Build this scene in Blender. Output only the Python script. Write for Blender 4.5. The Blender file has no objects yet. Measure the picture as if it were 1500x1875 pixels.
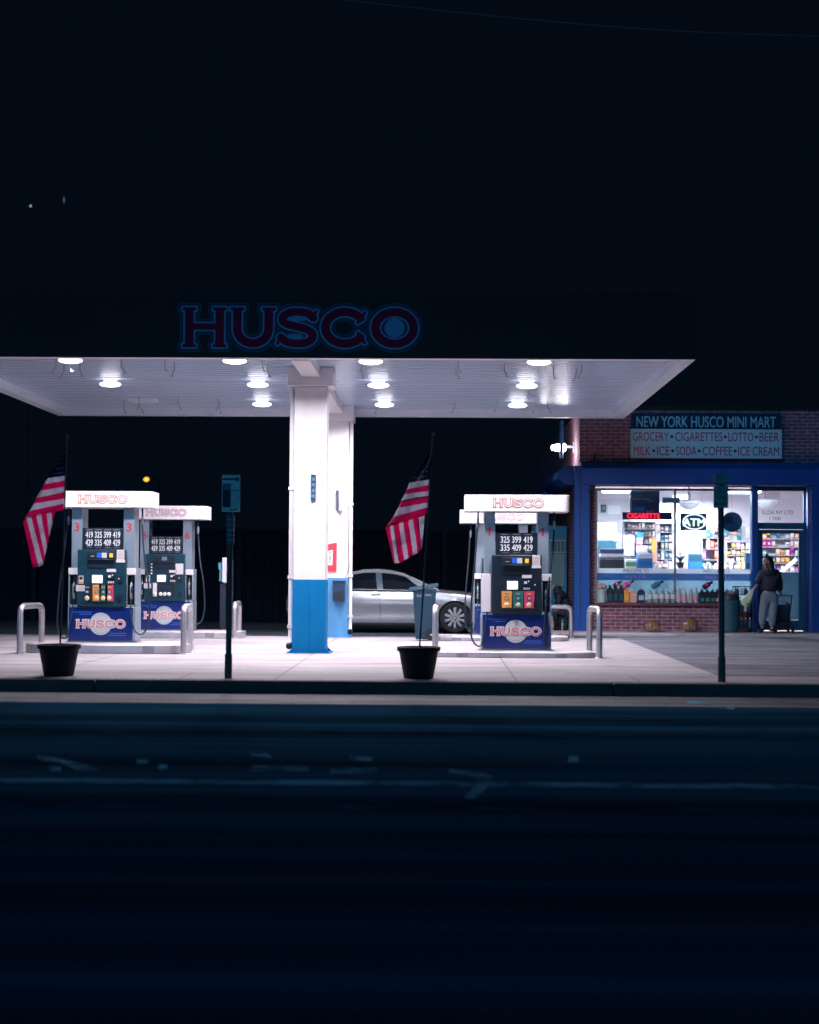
import bpy, bmesh, math, random
import numpy as np
from mathutils import Vector, Matrix

random.seed(7)
R = math.radians
scene = bpy.context.scene
COL = scene.collection

# ------------------------------------------------------------------ camera
CAM_Z = 1.35
CAM_R = (Matrix.Rotation(R(1.008), 3, 'Z') @ Matrix.Rotation(R(90 + 1.934), 3, 'X') @ Matrix.Rotation(0.006, 3, 'Z'))
cam_data = bpy.data.cameras.new("camera")
cam_data.sensor_fit = 'HORIZONTAL'
cam_data.sensor_width = 24.0
cam_data.lens = 50.0
cam_data.clip_start = 0.1
cam_data.clip_end = 2000
cam_data.dof.use_dof = True
cam_data.dof.focus_distance = 28.0
cam_data.dof.aperture_fstop = 1.0
cam = bpy.data.objects.new("camera", cam_data)
cam.location = (0, 0, CAM_Z)
cam.rotation_euler = CAM_R.to_euler()
COL.objects.link(cam)
scene.camera = cam

def ray(px, py):
    return CAM_R @ Vector(((px - 750) / 3125.0, -(py - 937.5) / 3125.0, -1.0))
def at(px, py, Y):
    """point of the place at depth Y seen at that spot of the 1500 x 1875 photograph"""
    d = ray(px, py); t = Y / d.y
    return Vector((d.x * t, Y, CAM_Z + d.z * t))
def gnd(px, py, z=0.0):
    d = ray(px, py); t = (z - CAM_Z) / d.z
    return Vector((d.x * t, d.y * t, z))

# ------------------------------------------------------------------ world, night light, exposure
w = bpy.data.worlds.new("World"); scene.world = w; w.use_nodes = True
bg = w.node_tree.nodes["Background"]
bg.inputs[0].default_value = (0.0009, 0.0031, 0.0066, 1); bg.inputs[1].default_value = 1.0
sd = bpy.data.lights.new("night_light", 'SUN'); sd.energy = 0.46; sd.angle = R(15); sd.color = (0.03, 0.42, 0.86)
so = bpy.data.objects.new("night_light", sd); so.rotation_euler = (R(72), 0, R(-12)); so.location = (0, -20, 30)
COL.objects.link(so)
scene.view_settings.view_transform = 'Standard'; scene.view_settings.look = 'None'
scene.view_settings.exposure = 0.0; scene.view_settings.gamma = 1.0
scene.render.engine = 'CYCLES'
scene.cycles.use_denoising = True
scene.cycles.max_bounces = 7
scene.cycles.transparent_max_bounces = 12
scene.cycles.sample_clamp_indirect = 6
scene.cycles.caustics_reflective = False; scene.cycles.caustics_refractive = False

# ------------------------------------------------------------------ materials
MATS = {}
def mat(name, col, rough=0.5, metal=0.0, var=0.12, scale=5.0, bump=0.0, bscale=60.0, emit=None, estr=0.0,
        transl=0.0, coat=0.0, spec=0.5, stretch=None):
    if name in MATS: return MATS[name]
    m = bpy.data.materials.new(name); m.use_nodes = True
    nt = m.node_tree; N = nt.nodes; L = nt.links
    p = N["Principled BSDF"]; out = N["Material Output"]
    p.inputs["Roughness"].default_value = rough; p.inputs["Metallic"].default_value = metal
    p.inputs["Coat Weight"].default_value = coat
    p.inputs["Specular IOR Level"].default_value = spec
    tc = N.new("ShaderNodeTexCoord"); src = tc.outputs["Object"]
    if stretch:
        mp = N.new("ShaderNodeMapping"); mp.inputs["Scale"].default_value = stretch
        L.new(src, mp.inputs["Vector"]); src = mp.outputs["Vector"]
    if var > 0:
        n1 = N.new("ShaderNodeTexNoise"); n1.inputs["Scale"].default_value = scale; n1.inputs["Detail"].default_value = 6
        n1.inputs["Roughness"].default_value = 0.65
        L.new(src, n1.inputs["Vector"])
        mx = N.new("ShaderNodeMix"); mx.data_type = 'RGBA'
        mx.inputs["A"].default_value = tuple(c * (1 - 1.6 * var) for c in col) + (1,)
        mx.inputs["B"].default_value = tuple(min(1, c * (1 + 1.6 * var)) for c in col) + (1,)
        L.new(n1.outputs["Fac"], mx.inputs["Factor"]); L.new(mx.outputs["Result"], p.inputs["Base Color"])
        mr = N.new("ShaderNodeMapRange"); mr.inputs["To Min"].default_value = max(0.02, rough - 0.12); mr.inputs["To Max"].default_value = min(1, rough + 0.12)
        L.new(n1.outputs["Fac"], mr.inputs["Value"]); L.new(mr.outputs["Result"], p.inputs["Roughness"])
        colsock = mx.outputs["Result"]
    else:
        p.inputs["Base Color"].default_value = tuple(col) + (1,); colsock = None
    if bump > 0:
        n2 = N.new("ShaderNodeTexNoise"); n2.inputs["Scale"].default_value = bscale; n2.inputs["Detail"].default_value = 4
        L.new(src, n2.inputs["Vector"])
        b = N.new("ShaderNodeBump"); b.inputs["Strength"].default_value = bump; b.inputs["Distance"].default_value = 0.02
        L.new(n2.outputs["Fac"], b.inputs["Height"]); L.new(b.outputs["Normal"], p.inputs["Normal"])
    if emit is not None:
        p.inputs["Emission Color"].default_value = tuple(emit) + (1,); p.inputs["Emission Strength"].default_value = estr
    if transl > 0:
        t = N.new("ShaderNodeBsdfTranslucent"); ms = N.new("ShaderNodeMixShader"); ms.inputs[0].default_value = transl
        if colsock: L.new(colsock, t.inputs["Color"])
        else: t.inputs["Color"].default_value = tuple(col) + (1,)
        L.new(p.outputs[0], ms.inputs[1]); L.new(t.outputs[0], ms.inputs[2]); L.new(ms.outputs[0], out.inputs["Surface"])
    MATS[name] = m
    return m

def glass_mat(name, tint=(0.9, 0.95, 1.0), refl=0.08):
    if name in MATS: return MATS[name]
    m = bpy.data.materials.new(name); m.use_nodes = True
    nt = m.node_tree; N = nt.nodes; L = nt.links
    N.remove(N["Principled BSDF"])
    t = N.new("ShaderNodeBsdfTransparent"); t.inputs[0].default_value = tuple(tint) + (1,)
    g = N.new("ShaderNodeBsdfGlossy"); g.inputs["Roughness"].default_value = 0.03
    fr = N.new("ShaderNodeFresnel"); fr.inputs[0].default_value = 1.35
    ad = N.new("ShaderNodeMath"); ad.operation = 'ADD'; ad.inputs[1].default_value = refl * 0.4; L.new(fr.outputs[0], ad.inputs[0])
    ms = N.new("ShaderNodeMixShader"); L.new(ad.outputs[0], ms.inputs[0]); L.new(t.outputs[0], ms.inputs[1]); L.new(g.outputs[0], ms.inputs[2])
    L.new(ms.outputs[0], N["Material Output"].inputs["Surface"])
    MATS[name] = m
    return m

def decal_mat(name, col, alpha=0.6):
    """film on glass: part lets the light through, part scatters it"""
    if name in MATS: return MATS[name]
    m = bpy.data.materials.new(name); m.use_nodes = True
    nt = m.node_tree; N = nt.nodes; L = nt.links
    N.remove(N["Principled BSDF"])
    tr = N.new("ShaderNodeBsdfTransparent"); tr.inputs[0].default_value = tuple(min(1, 0.3 + 0.7 * c) for c in col) + (1,)
    d = N.new("ShaderNodeBsdfDiffuse"); d.inputs[0].default_value = tuple(col) + (1,)
    tl = N.new("ShaderNodeBsdfTranslucent"); tl.inputs[0].default_value = tuple(col) + (1,)
    m1 = N.new("ShaderNodeMixShader"); m1.inputs[0].default_value = 0.6; L.new(d.outputs[0], m1.inputs[1]); L.new(tl.outputs[0], m1.inputs[2])
    m2 = N.new("ShaderNodeMixShader"); m2.inputs[0].default_value = alpha; L.new(tr.outputs[0], m2.inputs[1]); L.new(m1.outputs[0], m2.inputs[2])
    L.new(m2.outputs[0], N["Material Output"].inputs["Surface"])
    MATS[name] = m
    return m

def brick_mat(name, c1, c2, mortar):
    if name in MATS: return MATS[name]
    m = bpy.data.materials.new(name); m.use_nodes = True
    nt = m.node_tree; N = nt.nodes; L = nt.links; p = N["Principled BSDF"]
    tc = N.new("ShaderNodeTexCoord"); sp = N.new("ShaderNodeSeparateXYZ"); cb = N.new("ShaderNodeCombineXYZ")
    L.new(tc.outputs["Object"], sp.inputs[0])
    ad = N.new("ShaderNodeMath"); ad.operation = 'ADD'; L.new(sp.outputs[0], ad.inputs[0]); L.new(sp.outputs[1], ad.inputs[1])
    L.new(ad.outputs[0], cb.inputs[0]); L.new(sp.outputs[2], cb.inputs[1])
    br = N.new("ShaderNodeTexBrick"); br.inputs["Scale"].default_value = 1.0
    br.inputs["Brick Width"].default_value = 0.225; br.inputs["Row Height"].default_value = 0.0765
    br.inputs["Mortar Size"].default_value = 0.0075; br.inputs["Mortar Smooth"].default_value = 0.2; br.inputs["Bias"].default_value = 0.0
    br.inputs["Color1"].default_value = tuple(c1) + (1,); br.inputs["Color2"].default_value = tuple(c2) + (1,); br.inputs["Mortar"].default_value = tuple(mortar) + (1,)
    L.new(cb.outputs[0], br.inputs["Vector"])
    n = N.new("ShaderNodeTexNoise"); n.inputs["Scale"].default_value = 9; n.inputs["Detail"].default_value = 7; L.new(tc.outputs["Object"], n.inputs["Vector"])
    hm = N.new("ShaderNodeMapRange"); hm.inputs["From Min"].default_value = 0.3; hm.inputs["From Max"].default_value = 0.7; hm.inputs["To Min"].default_value = 0.6; hm.inputs["To Max"].default_value = 1.25
    L.new(n.outputs["Fac"], hm.inputs["Value"])
    mx = N.new("ShaderNodeMix"); mx.data_type = 'RGBA'; mx.blend_type = 'MULTIPLY'; mx.inputs["Factor"].default_value = 1
    L.new(br.outputs["Color"], mx.inputs["A"]); L.new(hm.outputs["Result"], mx.inputs["B"]); L.new(mx.outputs["Result"], p.inputs["Base Color"])
    p.inputs["Roughness"].default_value = 0.85
    b = N.new("ShaderNodeBump"); b.inputs["Strength"].default_value = 0.7; b.inputs["Distance"].default_value = 0.01; b.invert = True
    L.new(br.outputs["Fac"], b.inputs["Height"]); L.new(b.outputs["Normal"], p.inputs["Normal"])
    MATS[name] = m
    return m

def concrete_mat(name, col, joints=False, rough=0.8, stain=0.35):
    if name in MATS: return MATS[name]
    m = mat(name, col, rough, var=0.10, scale=1.3, bump=0.25, bscale=90)
    nt = m.node_tree; N = nt.nodes; L = nt.links; p = N["Principled BSDF"]
    src = p.inputs["Base Color"].links[0].from_socket
    tc = N.new("ShaderNodeTexCoord"); mp = N.new("ShaderNodeMapping"); mp.inputs["Scale"].default_value = (0.35, 1.6, 1); L.new(tc.outputs["Object"], mp.inputs["Vector"])
    n = N.new("ShaderNodeTexNoise"); n.inputs["Scale"].default_value = 1.1; n.inputs["Detail"].default_value = 9; n.inputs["Roughness"].default_value = 0.7
    L.new(mp.outputs["Vector"], n.inputs["Vector"])
    mr = N.new("ShaderNodeMapRange"); mr.inputs["From Min"].default_value = 0.38; mr.inputs["From Max"].default_value = 0.62
    mr.inputs["To Min"].default_value = 1 - stain; mr.inputs["To Max"].default_value = 1.06
    L.new(n.outputs["Fac"], mr.inputs["Value"])
    n3 = N.new("ShaderNodeTexNoise"); n3.inputs["Scale"].default_value = 55; n3.inputs["Detail"].default_value = 3; L.new(tc.outputs["Object"], n3.inputs["Vector"])
    mr3 = N.new("ShaderNodeMapRange"); mr3.inputs["From Min"].default_value = 0.35; mr3.inputs["From Max"].default_value = 0.65; mr3.inputs["To Min"].default_value = 0.86; mr3.inputs["To Max"].default_value = 1.06
    L.new(n3.outputs["Fac"], mr3.inputs["Value"])
    mm = N.new("ShaderNodeMath"); mm.operation = 'MULTIPLY'; L.new(mr.outputs[0], mm.inputs[0]); L.new(mr3.outputs[0], mm.inputs[1])
    vo = N.new("ShaderNodeTexVoronoi"); vo.inputs["Scale"].default_value = 1.15; vo.inputs["Randomness"].default_value = 1.0
    nd = N.new("ShaderNodeTexNoise"); nd.inputs["Scale"].default_value = 7; nd.inputs["Detail"].default_value = 4; L.new(tc.outputs["Object"], nd.inputs["Vector"])
    va = N.new("ShaderNodeVectorMath"); va.operation = 'MULTIPLY_ADD'; va.inputs[1].default_value = (.22, .22, .22); L.new(nd.outputs["Color"], va.inputs[0]); L.new(tc.outputs["Object"], va.inputs[2]); L.new(va.outputs[0], vo.inputs["Vector"])
    ms_ = N.new("ShaderNodeMapRange"); ms_.inputs["From Min"].default_value = 0.05; ms_.inputs["From Max"].default_value = 0.17; ms_.inputs["To Min"].default_value = 0.66; ms_.inputs["To Max"].default_value = 1.0; L.new(vo.outputs["Distance"], ms_.inputs["Value"])
    m4 = N.new("ShaderNodeMath"); m4.operation = 'MULTIPLY'; L.new(mm.outputs[0], m4.inputs[0]); L.new(ms_.outputs[0], m4.inputs[1])
    mx = N.new("ShaderNodeMix"); mx.data_type = 'RGBA'; mx.blend_type = 'MULTIPLY'; mx.inputs["Factor"].default_value = 1
    L.new(src, mx.inputs["A"]); L.new(m4.outputs[0], mx.inputs["B"]); L.new(mx.outputs["Result"], p.inputs["Base Color"])
    return m

def worn_paint_mat(name, col, lo=0.42, hi=0.58, scale=3.0):
    if name in MATS: return MATS[name]
    m = bpy.data.materials.new(name); m.use_nodes = True
    nt = m.node_tree; N = nt.nodes; L = nt.links; p = N["Principled BSDF"]
    p.inputs["Base Color"].default_value = tuple(col) + (1,); p.inputs["Roughness"].default_value = 0.8; p.inputs["Specular IOR Level"].default_value = 0.0
    tc = N.new("ShaderNodeTexCoord"); n = N.new("ShaderNodeTexNoise"); n.inputs["Scale"].default_value = scale; n.inputs["Detail"].default_value = 8; n.inputs["Roughness"].default_value = 0.7
    L.new(tc.outputs["Object"], n.inputs["Vector"])
    mr = N.new("ShaderNodeMapRange"); mr.inputs["From Min"].default_value = lo; mr.inputs["From Max"].default_value = hi; L.new(n.outputs["Fac"], mr.inputs["Value"])
    L.new(mr.outputs[0], p.inputs["Alpha"])
    MATS[name] = m
    return m

M_white = mat("white_steel", (0.76, 0.73, 0.76), 0.42, var=0.06, scale=3, stretch=(3, 3, .35))
M_deck = mat("deck_enamel", (0.54, 0.64, 0.79), 0.26, var=0.0, spec=0.6)
M_fascia = mat("fascia_navy", (0.018, 0.033, 0.040), 0.8, var=0.06, scale=1, spec=0.0)
M_lblue = mat("sign_light_blue", (0.05, 0.27, 0.50), 0.7, var=0.06, spec=0.05)
M_lblue2 = mat("sign_blue_line", (0.02, 0.11, 0.22), 0.7, var=0.06, spec=0.05)
M_maroon = mat("sign_maroon", (0.11, 0.014, 0.045), 0.7, var=0.1, spec=0.0)
M_navy = mat("sign_navy", (0.010, 0.050, 0.10), 0.7, var=0.1, spec=0.0)
M_blue = mat("column_blue", (0.002, 0.15, 0.37), 0.55, var=0.14, scale=5, spec=0.15, stretch=(2, 2, .5))
M_steel = mat("galvanised_steel", (0.60, 0.58, 0.61), 0.36, metal=0.85, var=0.12, scale=9, bump=0.06, bscale=30)
M_greysteel = mat("pump_grey_steel", (0.27, 0.335, 0.40), 0.38, metal=0.35, var=0.10, scale=3)
M_pumpwhite = mat("pump_white", (0.80, 0.76, 0.78), 0.35, var=0.04, scale=3)
M_teal = mat("console_teal", (0.005, 0.042, 0.070), 0.5, var=0.12, scale=4, spec=0.3)
M_dark = mat("console_dark", (0.010, 0.018, 0.032), 0.35, var=0.15, scale=4)
M_black = mat("black_rubber", (0.008, 0.011, 0.018), 0.45, var=0.2, scale=8)
M_hose = mat("hose_rubber", (0.012, 0.024, 0.042), 0.35, var=0.15, scale=8)
M_pblue = mat("panel_blue", (0.006, 0.022, 0.16), 0.22, var=0.08, scale=3, coat=0.4)
M_disc = mat("emblem_silver", (0.52, 0.56, 0.58), 0.4, var=0.06, scale=12)
M_red = mat("sign_red", (0.55, 0.035, 0.05), 0.45, var=0.06)
M_pink = mat("letter_rose", (0.74, 0.12, 0.16), 0.5, var=0.05)
M_lwhite = mat("letter_white", (0.82, 0.78, 0.80), 0.5, var=0.03)
M_orange = mat("label_orange", (0.85, 0.32, 0.06), 0.45, var=0.05)
M_copper = mat("letter_copper", (0.50, 0.12, 0.015), 0.5, var=0.05)
M_green = mat("label_green", (0.02, 0.15, 0.12), 0.45, var=0.06)
M_magenta = mat("label_magenta", (0.62, 0.05, 0.14), 0.45, var=0.06)
M_cream = mat("button_cream", (0.80, 0.62, 0.36), 0.4, var=0.06)
M_stripe = mat("stripe_blue", (0.03, 0.13, 0.55), 0.3, var=0.05)
M_lcd = mat("lit_display", (0.7, 0.7, 0.68), 0.4, var=0.0, emit=(0.95, 0.9, 0.86), estr=0.8)
M_paper = mat("paper", (0.74, 0.70, 0.72), 0.7, var=0.06, scale=20)
M_ink = mat("ink", (0.012, 0.014, 0.02), 0.6, var=0.1)
M_inkgrey = mat("ink_grey", (0.25, 0.26, 0.30), 0.6, var=0.1)
M_concrete = concrete_mat("forecourt_concrete", (0.43, 0.385, 0.42), stain=0.34)
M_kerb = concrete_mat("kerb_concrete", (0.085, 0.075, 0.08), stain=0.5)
M_island = concrete_mat("island_concrete", (0.55, 0.49, 0.52), stain=0.3)
M_joint = mat("joint_sealant", (0.16, 0.14, 0.15), 0.8, var=0.3, scale=4)
M_asphalt = mat("asphalt", (0.021, 0.084, 0.145), 0.8, var=0.60, scale=1.5, bump=0.6, bscale=40, stretch=(0.07, 1.0, 1.0), spec=0.0)
M_drive = concrete_mat("drive_asphalt", (0.19, 0.19, 0.245), stain=0.65, rough=0.9)
def streaks(m):          # lanes polished by tyres and patched strips along the road
    nt = m.node_tree; N = nt.nodes; L = nt.links; p = N["Principled BSDF"]; src = p.inputs["Base Color"].links[0].from_socket
    tc = N.new("ShaderNodeTexCoord"); mp = N.new("ShaderNodeMapping"); mp.inputs["Scale"].default_value = (0.018, 1.0, 1); L.new(tc.outputs["Object"], mp.inputs["Vector"])
    n = N.new("ShaderNodeTexNoise"); n.inputs["Scale"].default_value = 1.5; n.inputs["Detail"].default_value = 7; n.inputs["Roughness"].default_value = 0.62; L.new(mp.outputs[0], n.inputs["Vector"])
    r = N.new("ShaderNodeMapRange"); r.inputs["From Min"].default_value = 0.36; r.inputs["From Max"].default_value = 0.64; r.inputs["To Min"].default_value = 0.66; r.inputs["To Max"].default_value = 1.45; L.new(n.outputs["Fac"], r.inputs["Value"])
    n2 = N.new("ShaderNodeTexNoise"); n2.inputs["Scale"].default_value = 60; n2.inputs["Detail"].default_value = 2; L.new(tc.outputs["Object"], n2.inputs["Vector"])
    r2 = N.new("ShaderNodeMapRange"); r2.inputs["From Min"].default_value = 0.35; r2.inputs["From Max"].default_value = 0.65; r2.inputs["To Min"].default_value = 0.6; r2.inputs["To Max"].default_value = 1.4; L.new(n2.outputs["Fac"], r2.inputs["Value"])
    k = N.new("ShaderNodeMath"); k.operation = 'MULTIPLY'; L.new(r.outputs[0], k.inputs[0]); L.new(r2.outputs[0], k.inputs[1])
    mx = N.new("ShaderNodeMix"); mx.data_type = 'RGBA'; mx.blend_type = 'MULTIPLY'; mx.inputs["Factor"].default_value = 1; mx.clamp_result = False
    L.new(src, mx.inputs["A"]); L.new(k.outputs[0], mx.inputs["B"]); L.new(mx.outputs["Result"], p.inputs["Base Color"])
streaks(M_asphalt)
M_yard = mat("yard_asphalt", (0.035, 0.055, 0.085), 0.85, var=0.25, scale=1.5, bump=0.4, bscale=110)
M_brick = brick_mat("store_brick", (0.20, 0.07, 0.105), (0.32, 0.115, 0.165), (0.50, 0.43, 0.50))
M_storeblue = mat("store_blue", (0.004, 0.075, 0.36), 0.5, var=0.10, scale=4)
M_signblue = mat("sign_panel", (0.50, 0.78, 0.84), 0.5, var=0.05, scale=2)
M_alu = mat("aluminium", (0.42, 0.47, 0.52), 0.35, metal=0.7, var=0.08)
M_glass = glass_mat("window_glass")
M_silver = mat("car_silver", (0.62, 0.66, 0.72), 0.22, metal=0.72, var=0.0, coat=0.3)
M_cglass = mat("car_glass", (0.004, 0.008, 0.014), 0.06, var=0.0, spec=0.35)
M_tyre = mat("tyre", (0.008, 0.010, 0.014), 0.8, var=0.2, scale=12)
M_rim = mat("alloy_rim", (0.60, 0.62, 0.66), 0.28, metal=0.8, var=0.05)
M_bin = mat("bin_plastic", (0.003, 0.040, 0.075), 0.42, var=0.12, scale=4)
M_pot = mat("pot_plastic", (0.003, 0.009, 0.017), 0.55, var=0.3, scale=6, spec=0.2)
M_post = mat("post_steel", (0.035, 0.065, 0.085), 0.5, metal=0.3, var=0.15, scale=6)
M_plate = mat("sign_plate", (0.55, 0.62, 0.62), 0.5, var=0.12, scale=25)
M_plate2 = mat("sign_plate_grey", (0.21, 0.27, 0.28), 0.5, var=0.12, scale=25)
M_flagred = mat("flag_red", (0.84, 0.035, 0.27), 0.8, var=0.12, scale=9, transl=0.62, bump=0.2, bscale=120)
M_flagwhite = mat("flag_white", (0.80, 0.77, 0.84), 0.8, var=0.08, scale=9, transl=0.60, bump=0.2, bscale=120)
M_flagnavy = mat("flag_navy", (0.008, 0.016, 0.06), 0.75, var=0.12, scale=9, transl=0.3)
M_skin = mat("skin", (0.42, 0.24, 0.19), 0.55, var=0.08, scale=14)
M_hair = mat("dark_hair", (0.010, 0.010, 0.014), 0.45, var=0.3, scale=30, stretch=(1, 1, 0.15))
M_jacket = mat("dark_jacket", (0.012, 0.017, 0.035), 0.7, var=0.25, scale=9, bump=0.4, bscale=25)
M_sweat = mat("grey_sweatpants", (0.17, 0.21, 0.26), 0.85, var=0.15, scale=9, bump=0.5, bscale=18)
M_shoe = mat("dark_shoe", (0.012, 0.016, 0.024), 0.6, var=0.2)
M_room = mat("room_white", (0.78, 0.74, 0.78), 0.6, var=0.05, scale=1.5)
M_fence = mat("fence_steel", (0.004, 0.013, 0.028), 0.7, var=0.3, scale=2, spec=0.1)
M_soil = mat("potting_soil", (0.02, 0.016, 0.013), 0.95, var=0.4, scale=30, bump=0.8, bscale=40)
def M_col(name, c, rough=0.5, **k): return mat(name, c, rough, **k)

# ------------------------------------------------------------------ mesh helpers
class MB:
    def __init__(s): s.v = []; s.f = []; s.m = []
    def add(s, vs, fs, mi=0):
        o = len(s.v); s.v += [tuple(v) for v in vs]
        for f in fs: s.f.append([i + o for i in f]); s.m.append(mi)
        return s
    def box(s, x0, x1, y0, y1, z0, z1, mi=0):
        v = [(x0, y0, z0), (x1, y0, z0), (x1, y1, z0), (x0, y1, z0), (x0, y0, z1), (x1, y0, z1), (x1, y1, z1), (x0, y1, z1)]
        return s.add(v, [(3, 2, 1, 0), (4, 5, 6, 7), (0, 1, 5, 4), (1, 2, 6, 5), (2, 3, 7, 6), (3, 0, 4, 7)], mi)
    def prism(s, poly, a0, a1, axis='y', mi=0):
        """extrude a 2d outline; axis y: poly in (x,z); axis x: poly in (y,z); axis z: poly in (x,y)"""
        def P(p, a):
            return (p[0], a, p[1]) if axis == 'y' else ((a, p[0], p[1]) if axis == 'x' else (p[0], p[1], a))
        n = len(poly); v = [P(p, a0) for p in poly] + [P(p, a1) for p in poly]
        area = sum(poly[i][0] * poly[(i + 1) % n][1] - poly[(i + 1) % n][0] * poly[i][1] for i in range(n))
        fs = [list(range(n)), list(range(2 * n - 1, n - 1, -1))] + [(i, i + n, (i + 1) % n + n, (i + 1) % n) for i in range(n)]
        flip = (area > 0) != (axis == 'y')
        if flip: fs = [list(reversed(f)) for f in fs]
        return s.add(v, fs, mi)
    def quad(s, a, b, c, d, mi=0): return s.add([a, b, c, d], [(0, 1, 2, 3)], mi)
    def tube(s, path, r, n=10, mi=0, caps=True):
        pts = [Vector(p) for p in path]; k = len(pts)
        rs = r if isinstance(r, (list, tuple)) else [r] * k
        vs = []; prev = None
        for i, p in enumerate(pts):
            t = (pts[min(i + 1, k - 1)] - pts[max(i - 1, 0)]).normalized()
            if prev is None:
                u = Vector((0, 0, 1)).cross(t)
                if u.length < 0.1: u = Vector((1, 0, 0)).cross(t)
                u.normalize()
            else:
                u = prev - t * prev.dot(t); u.normalize()
            prev = u; q = t.cross(u)
            for j in range(n):
                a = 2 * math.pi * j / n
                vs.append(p + (u * math.cos(a) + q * math.sin(a)) * rs[i])
        fs = []
        for i in range(k - 1):
            for j in range(n):
                fs.append((i * n + j, i * n + (j + 1) % n, (i + 1) * n + (j + 1) % n, (i + 1) * n + j))
        if caps: fs += [list(range(n - 1, -1, -1)), list(range((k - 1) * n, k * n))]
        return s.add(vs, fs, mi)
    def lathe(s, prof, c=(0, 0, 0), n=20, mi=0, axis='z', cap=True):
        vs = []
        for r_, h in prof:
            for j in range(n):
                a = 2 * math.pi * j / n; x, y = r_ * math.cos(a), r_ * math.sin(a)
                vs.append((c[0] + x, c[1] + y, c[2] + h) if axis == 'z' else ((c[0] + x, c[1] - h, c[2] + y) if axis == 'y' else (c[0] + h, c[1] + x, c[2] + y)))
        k = len(prof); fs = []
        for i in range(k - 1):
            for j in range(n):
                fs.append((i * n + j, i * n + (j + 1) % n, (i + 1) * n + (j + 1) % n, (i + 1) * n + j))
        if cap: fs += [list(range(n - 1, -1, -1)), list(range((k - 1) * n, k * n))]
        return s.add(vs, fs, mi)
    def loft(s, secs, mi=0, closed=True, caps=True):
        n = len(secs[0]); vs = [p for q in secs for p in q]; fs = []
        for i in range(len(secs) - 1):
            for j in range(n if closed else n - 1):
                fs.append((i * n + j, (i + 1) * n + j, (i + 1) * n + (j + 1) % n, i * n + (j + 1) % n))
        if caps: fs += [list(range(n)), list(range(len(secs) * n - 1, (len(secs) - 1) * n - 1, -1))]
        return s.add(vs, fs, mi)
    def mesh(s, me, M=None, mi=0):
        vs = [(M @ v.co if M else v.co.copy()) for v in me.vertices]
        return s.add(vs, [list(p.vertices) for p in me.polygons], mi)
    def build(s, name, mats, parent=None, loc=(0, 0, 0), bev=0.0, seg=2, ang=35, rot=None, sub=0):
        me = bpy.data.meshes.new(name); me.from_pydata(s.v, [], s.f)
        if not isinstance(mats, (list, tuple)): mats = [mats]
        for m in mats: me.materials.append(m)
        me.polygons.foreach_set("material_index", s.m)
        bm = bmesh.new(); bm.from_mesh(me); bmesh.ops.recalc_face_normals(bm, faces=bm.faces); bm.to_mesh(me); bm.free()
        me.polygons.foreach_set("use_smooth", [True] * len(me.polygons))
        me.set_sharp_from_angle(angle=R(ang))
        o = bpy.data.objects.new(name, me); COL.objects.link(o)
        if parent: o.parent = parent
        o.location = loc
        if rot: o.rotation_euler = rot
        if bev > 0:
            b = o.modifiers.new("bevel", 'BEVEL'); b.width = bev; b.segments = seg; b.limit_method = 'ANGLE'; b.angle_limit = R(40); b.harden_normals = False
        if sub > 0:
            u = o.modifiers.new("sub", 'SUBSURF'); u.levels = sub; u.render_levels = sub
        return o

def tag(o, label, cat=None, group=None, kind=None):
    if label: o["label"] = label
    if cat: o["category"] = cat
    if group: o["group"] = group
    if kind: o["kind"] = kind
    return o
def thing(name, label, cat, loc=(0, 0, 0), rz=0.0, group=None):
    o = bpy.data.objects.new(name, None); o.empty_display_size = 0.2; COL.objects.link(o)
    o.location = loc; o.rotation_euler = (0, 0, rz)
    return tag(o, label, cat, group)
def struct(o): o["kind"] = 'structure'; return o
def copy_tree(o, parent=None):
    c = o.copy(); COL.objects.link(c)
    if parent: c.parent = parent
    for ch in list(o.children): copy_tree(ch, c)
    return c

TXT = {}
def text_mesh(body, bold=0.0):
    key = (body, bold)
    if key not in TXT:
        cu = bpy.data.curves.new("t", 'FONT'); cu.body = body; cu.resolution_u = 3; cu.offset = bold; cu.align_x = 'CENTER'; cu.space_line = 0.95
        ob = bpy.data.objects.new("t", cu); COL.objects.link(ob)
        dg = bpy.context.evaluated_depsgraph_get(); dg.update()
        me = bpy.data.meshes.new_from_object(ob.evaluated_get(dg))
        vs = [v.co.copy() for v in me.vertices]; fs = [list(p.vertices) for p in me.polygons]
        bpy.data.objects.remove(ob); bpy.data.curves.remove(cu); bpy.data.meshes.remove(me)
        TXT[key] = (vs, fs)
    return TXT[key]
def put_text(mb, body, x, z, y, wid=None, hei=None, mi=0, bold=0.0, sheary=0.0, vertical=False):
    """flat lettering in the XZ plane facing -Y, centred at x,z"""
    if bold > 0:
        h_ = hei or (wid * 1.2 / max(1, len(body))); s_ = bold * h_ * 1.1
        for k_, (dx_, dz_) in enumerate(((-s_, -s_ * .6), (s_, -s_ * .6), (-s_, s_ * .6), (s_, s_ * .6), (0, 0))):
            put_text(mb, body, x + dx_, z + dz_, y - .0004 * k_, wid, hei, mi, 0.0, sheary, vertical)
        return mb
    vs, fs = text_mesh(body, 0.0)
    if not vs: return mb
    x0, x1 = min(v.x for v in vs), max(v.x for v in vs); y0, y1 = min(v.y for v in vs), max(v.y for v in vs)
    sx = (wid / (x1 - x0)) if wid else None; sy = (hei / (y1 - y0)) if hei else None
    if sx is None: sx = sy
    if sy is None: sy = sx
    out = []
    for v in vs:
        a = (v.x - (x0 + x1) / 2) * sx; b = (v.y - (y0 + y1) / 2) * sy
        if vertical: a, b = b, -a
        out.append((x + a, y, z + b + a * sheary))
    return mb.add(out, fs, mi)

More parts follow.
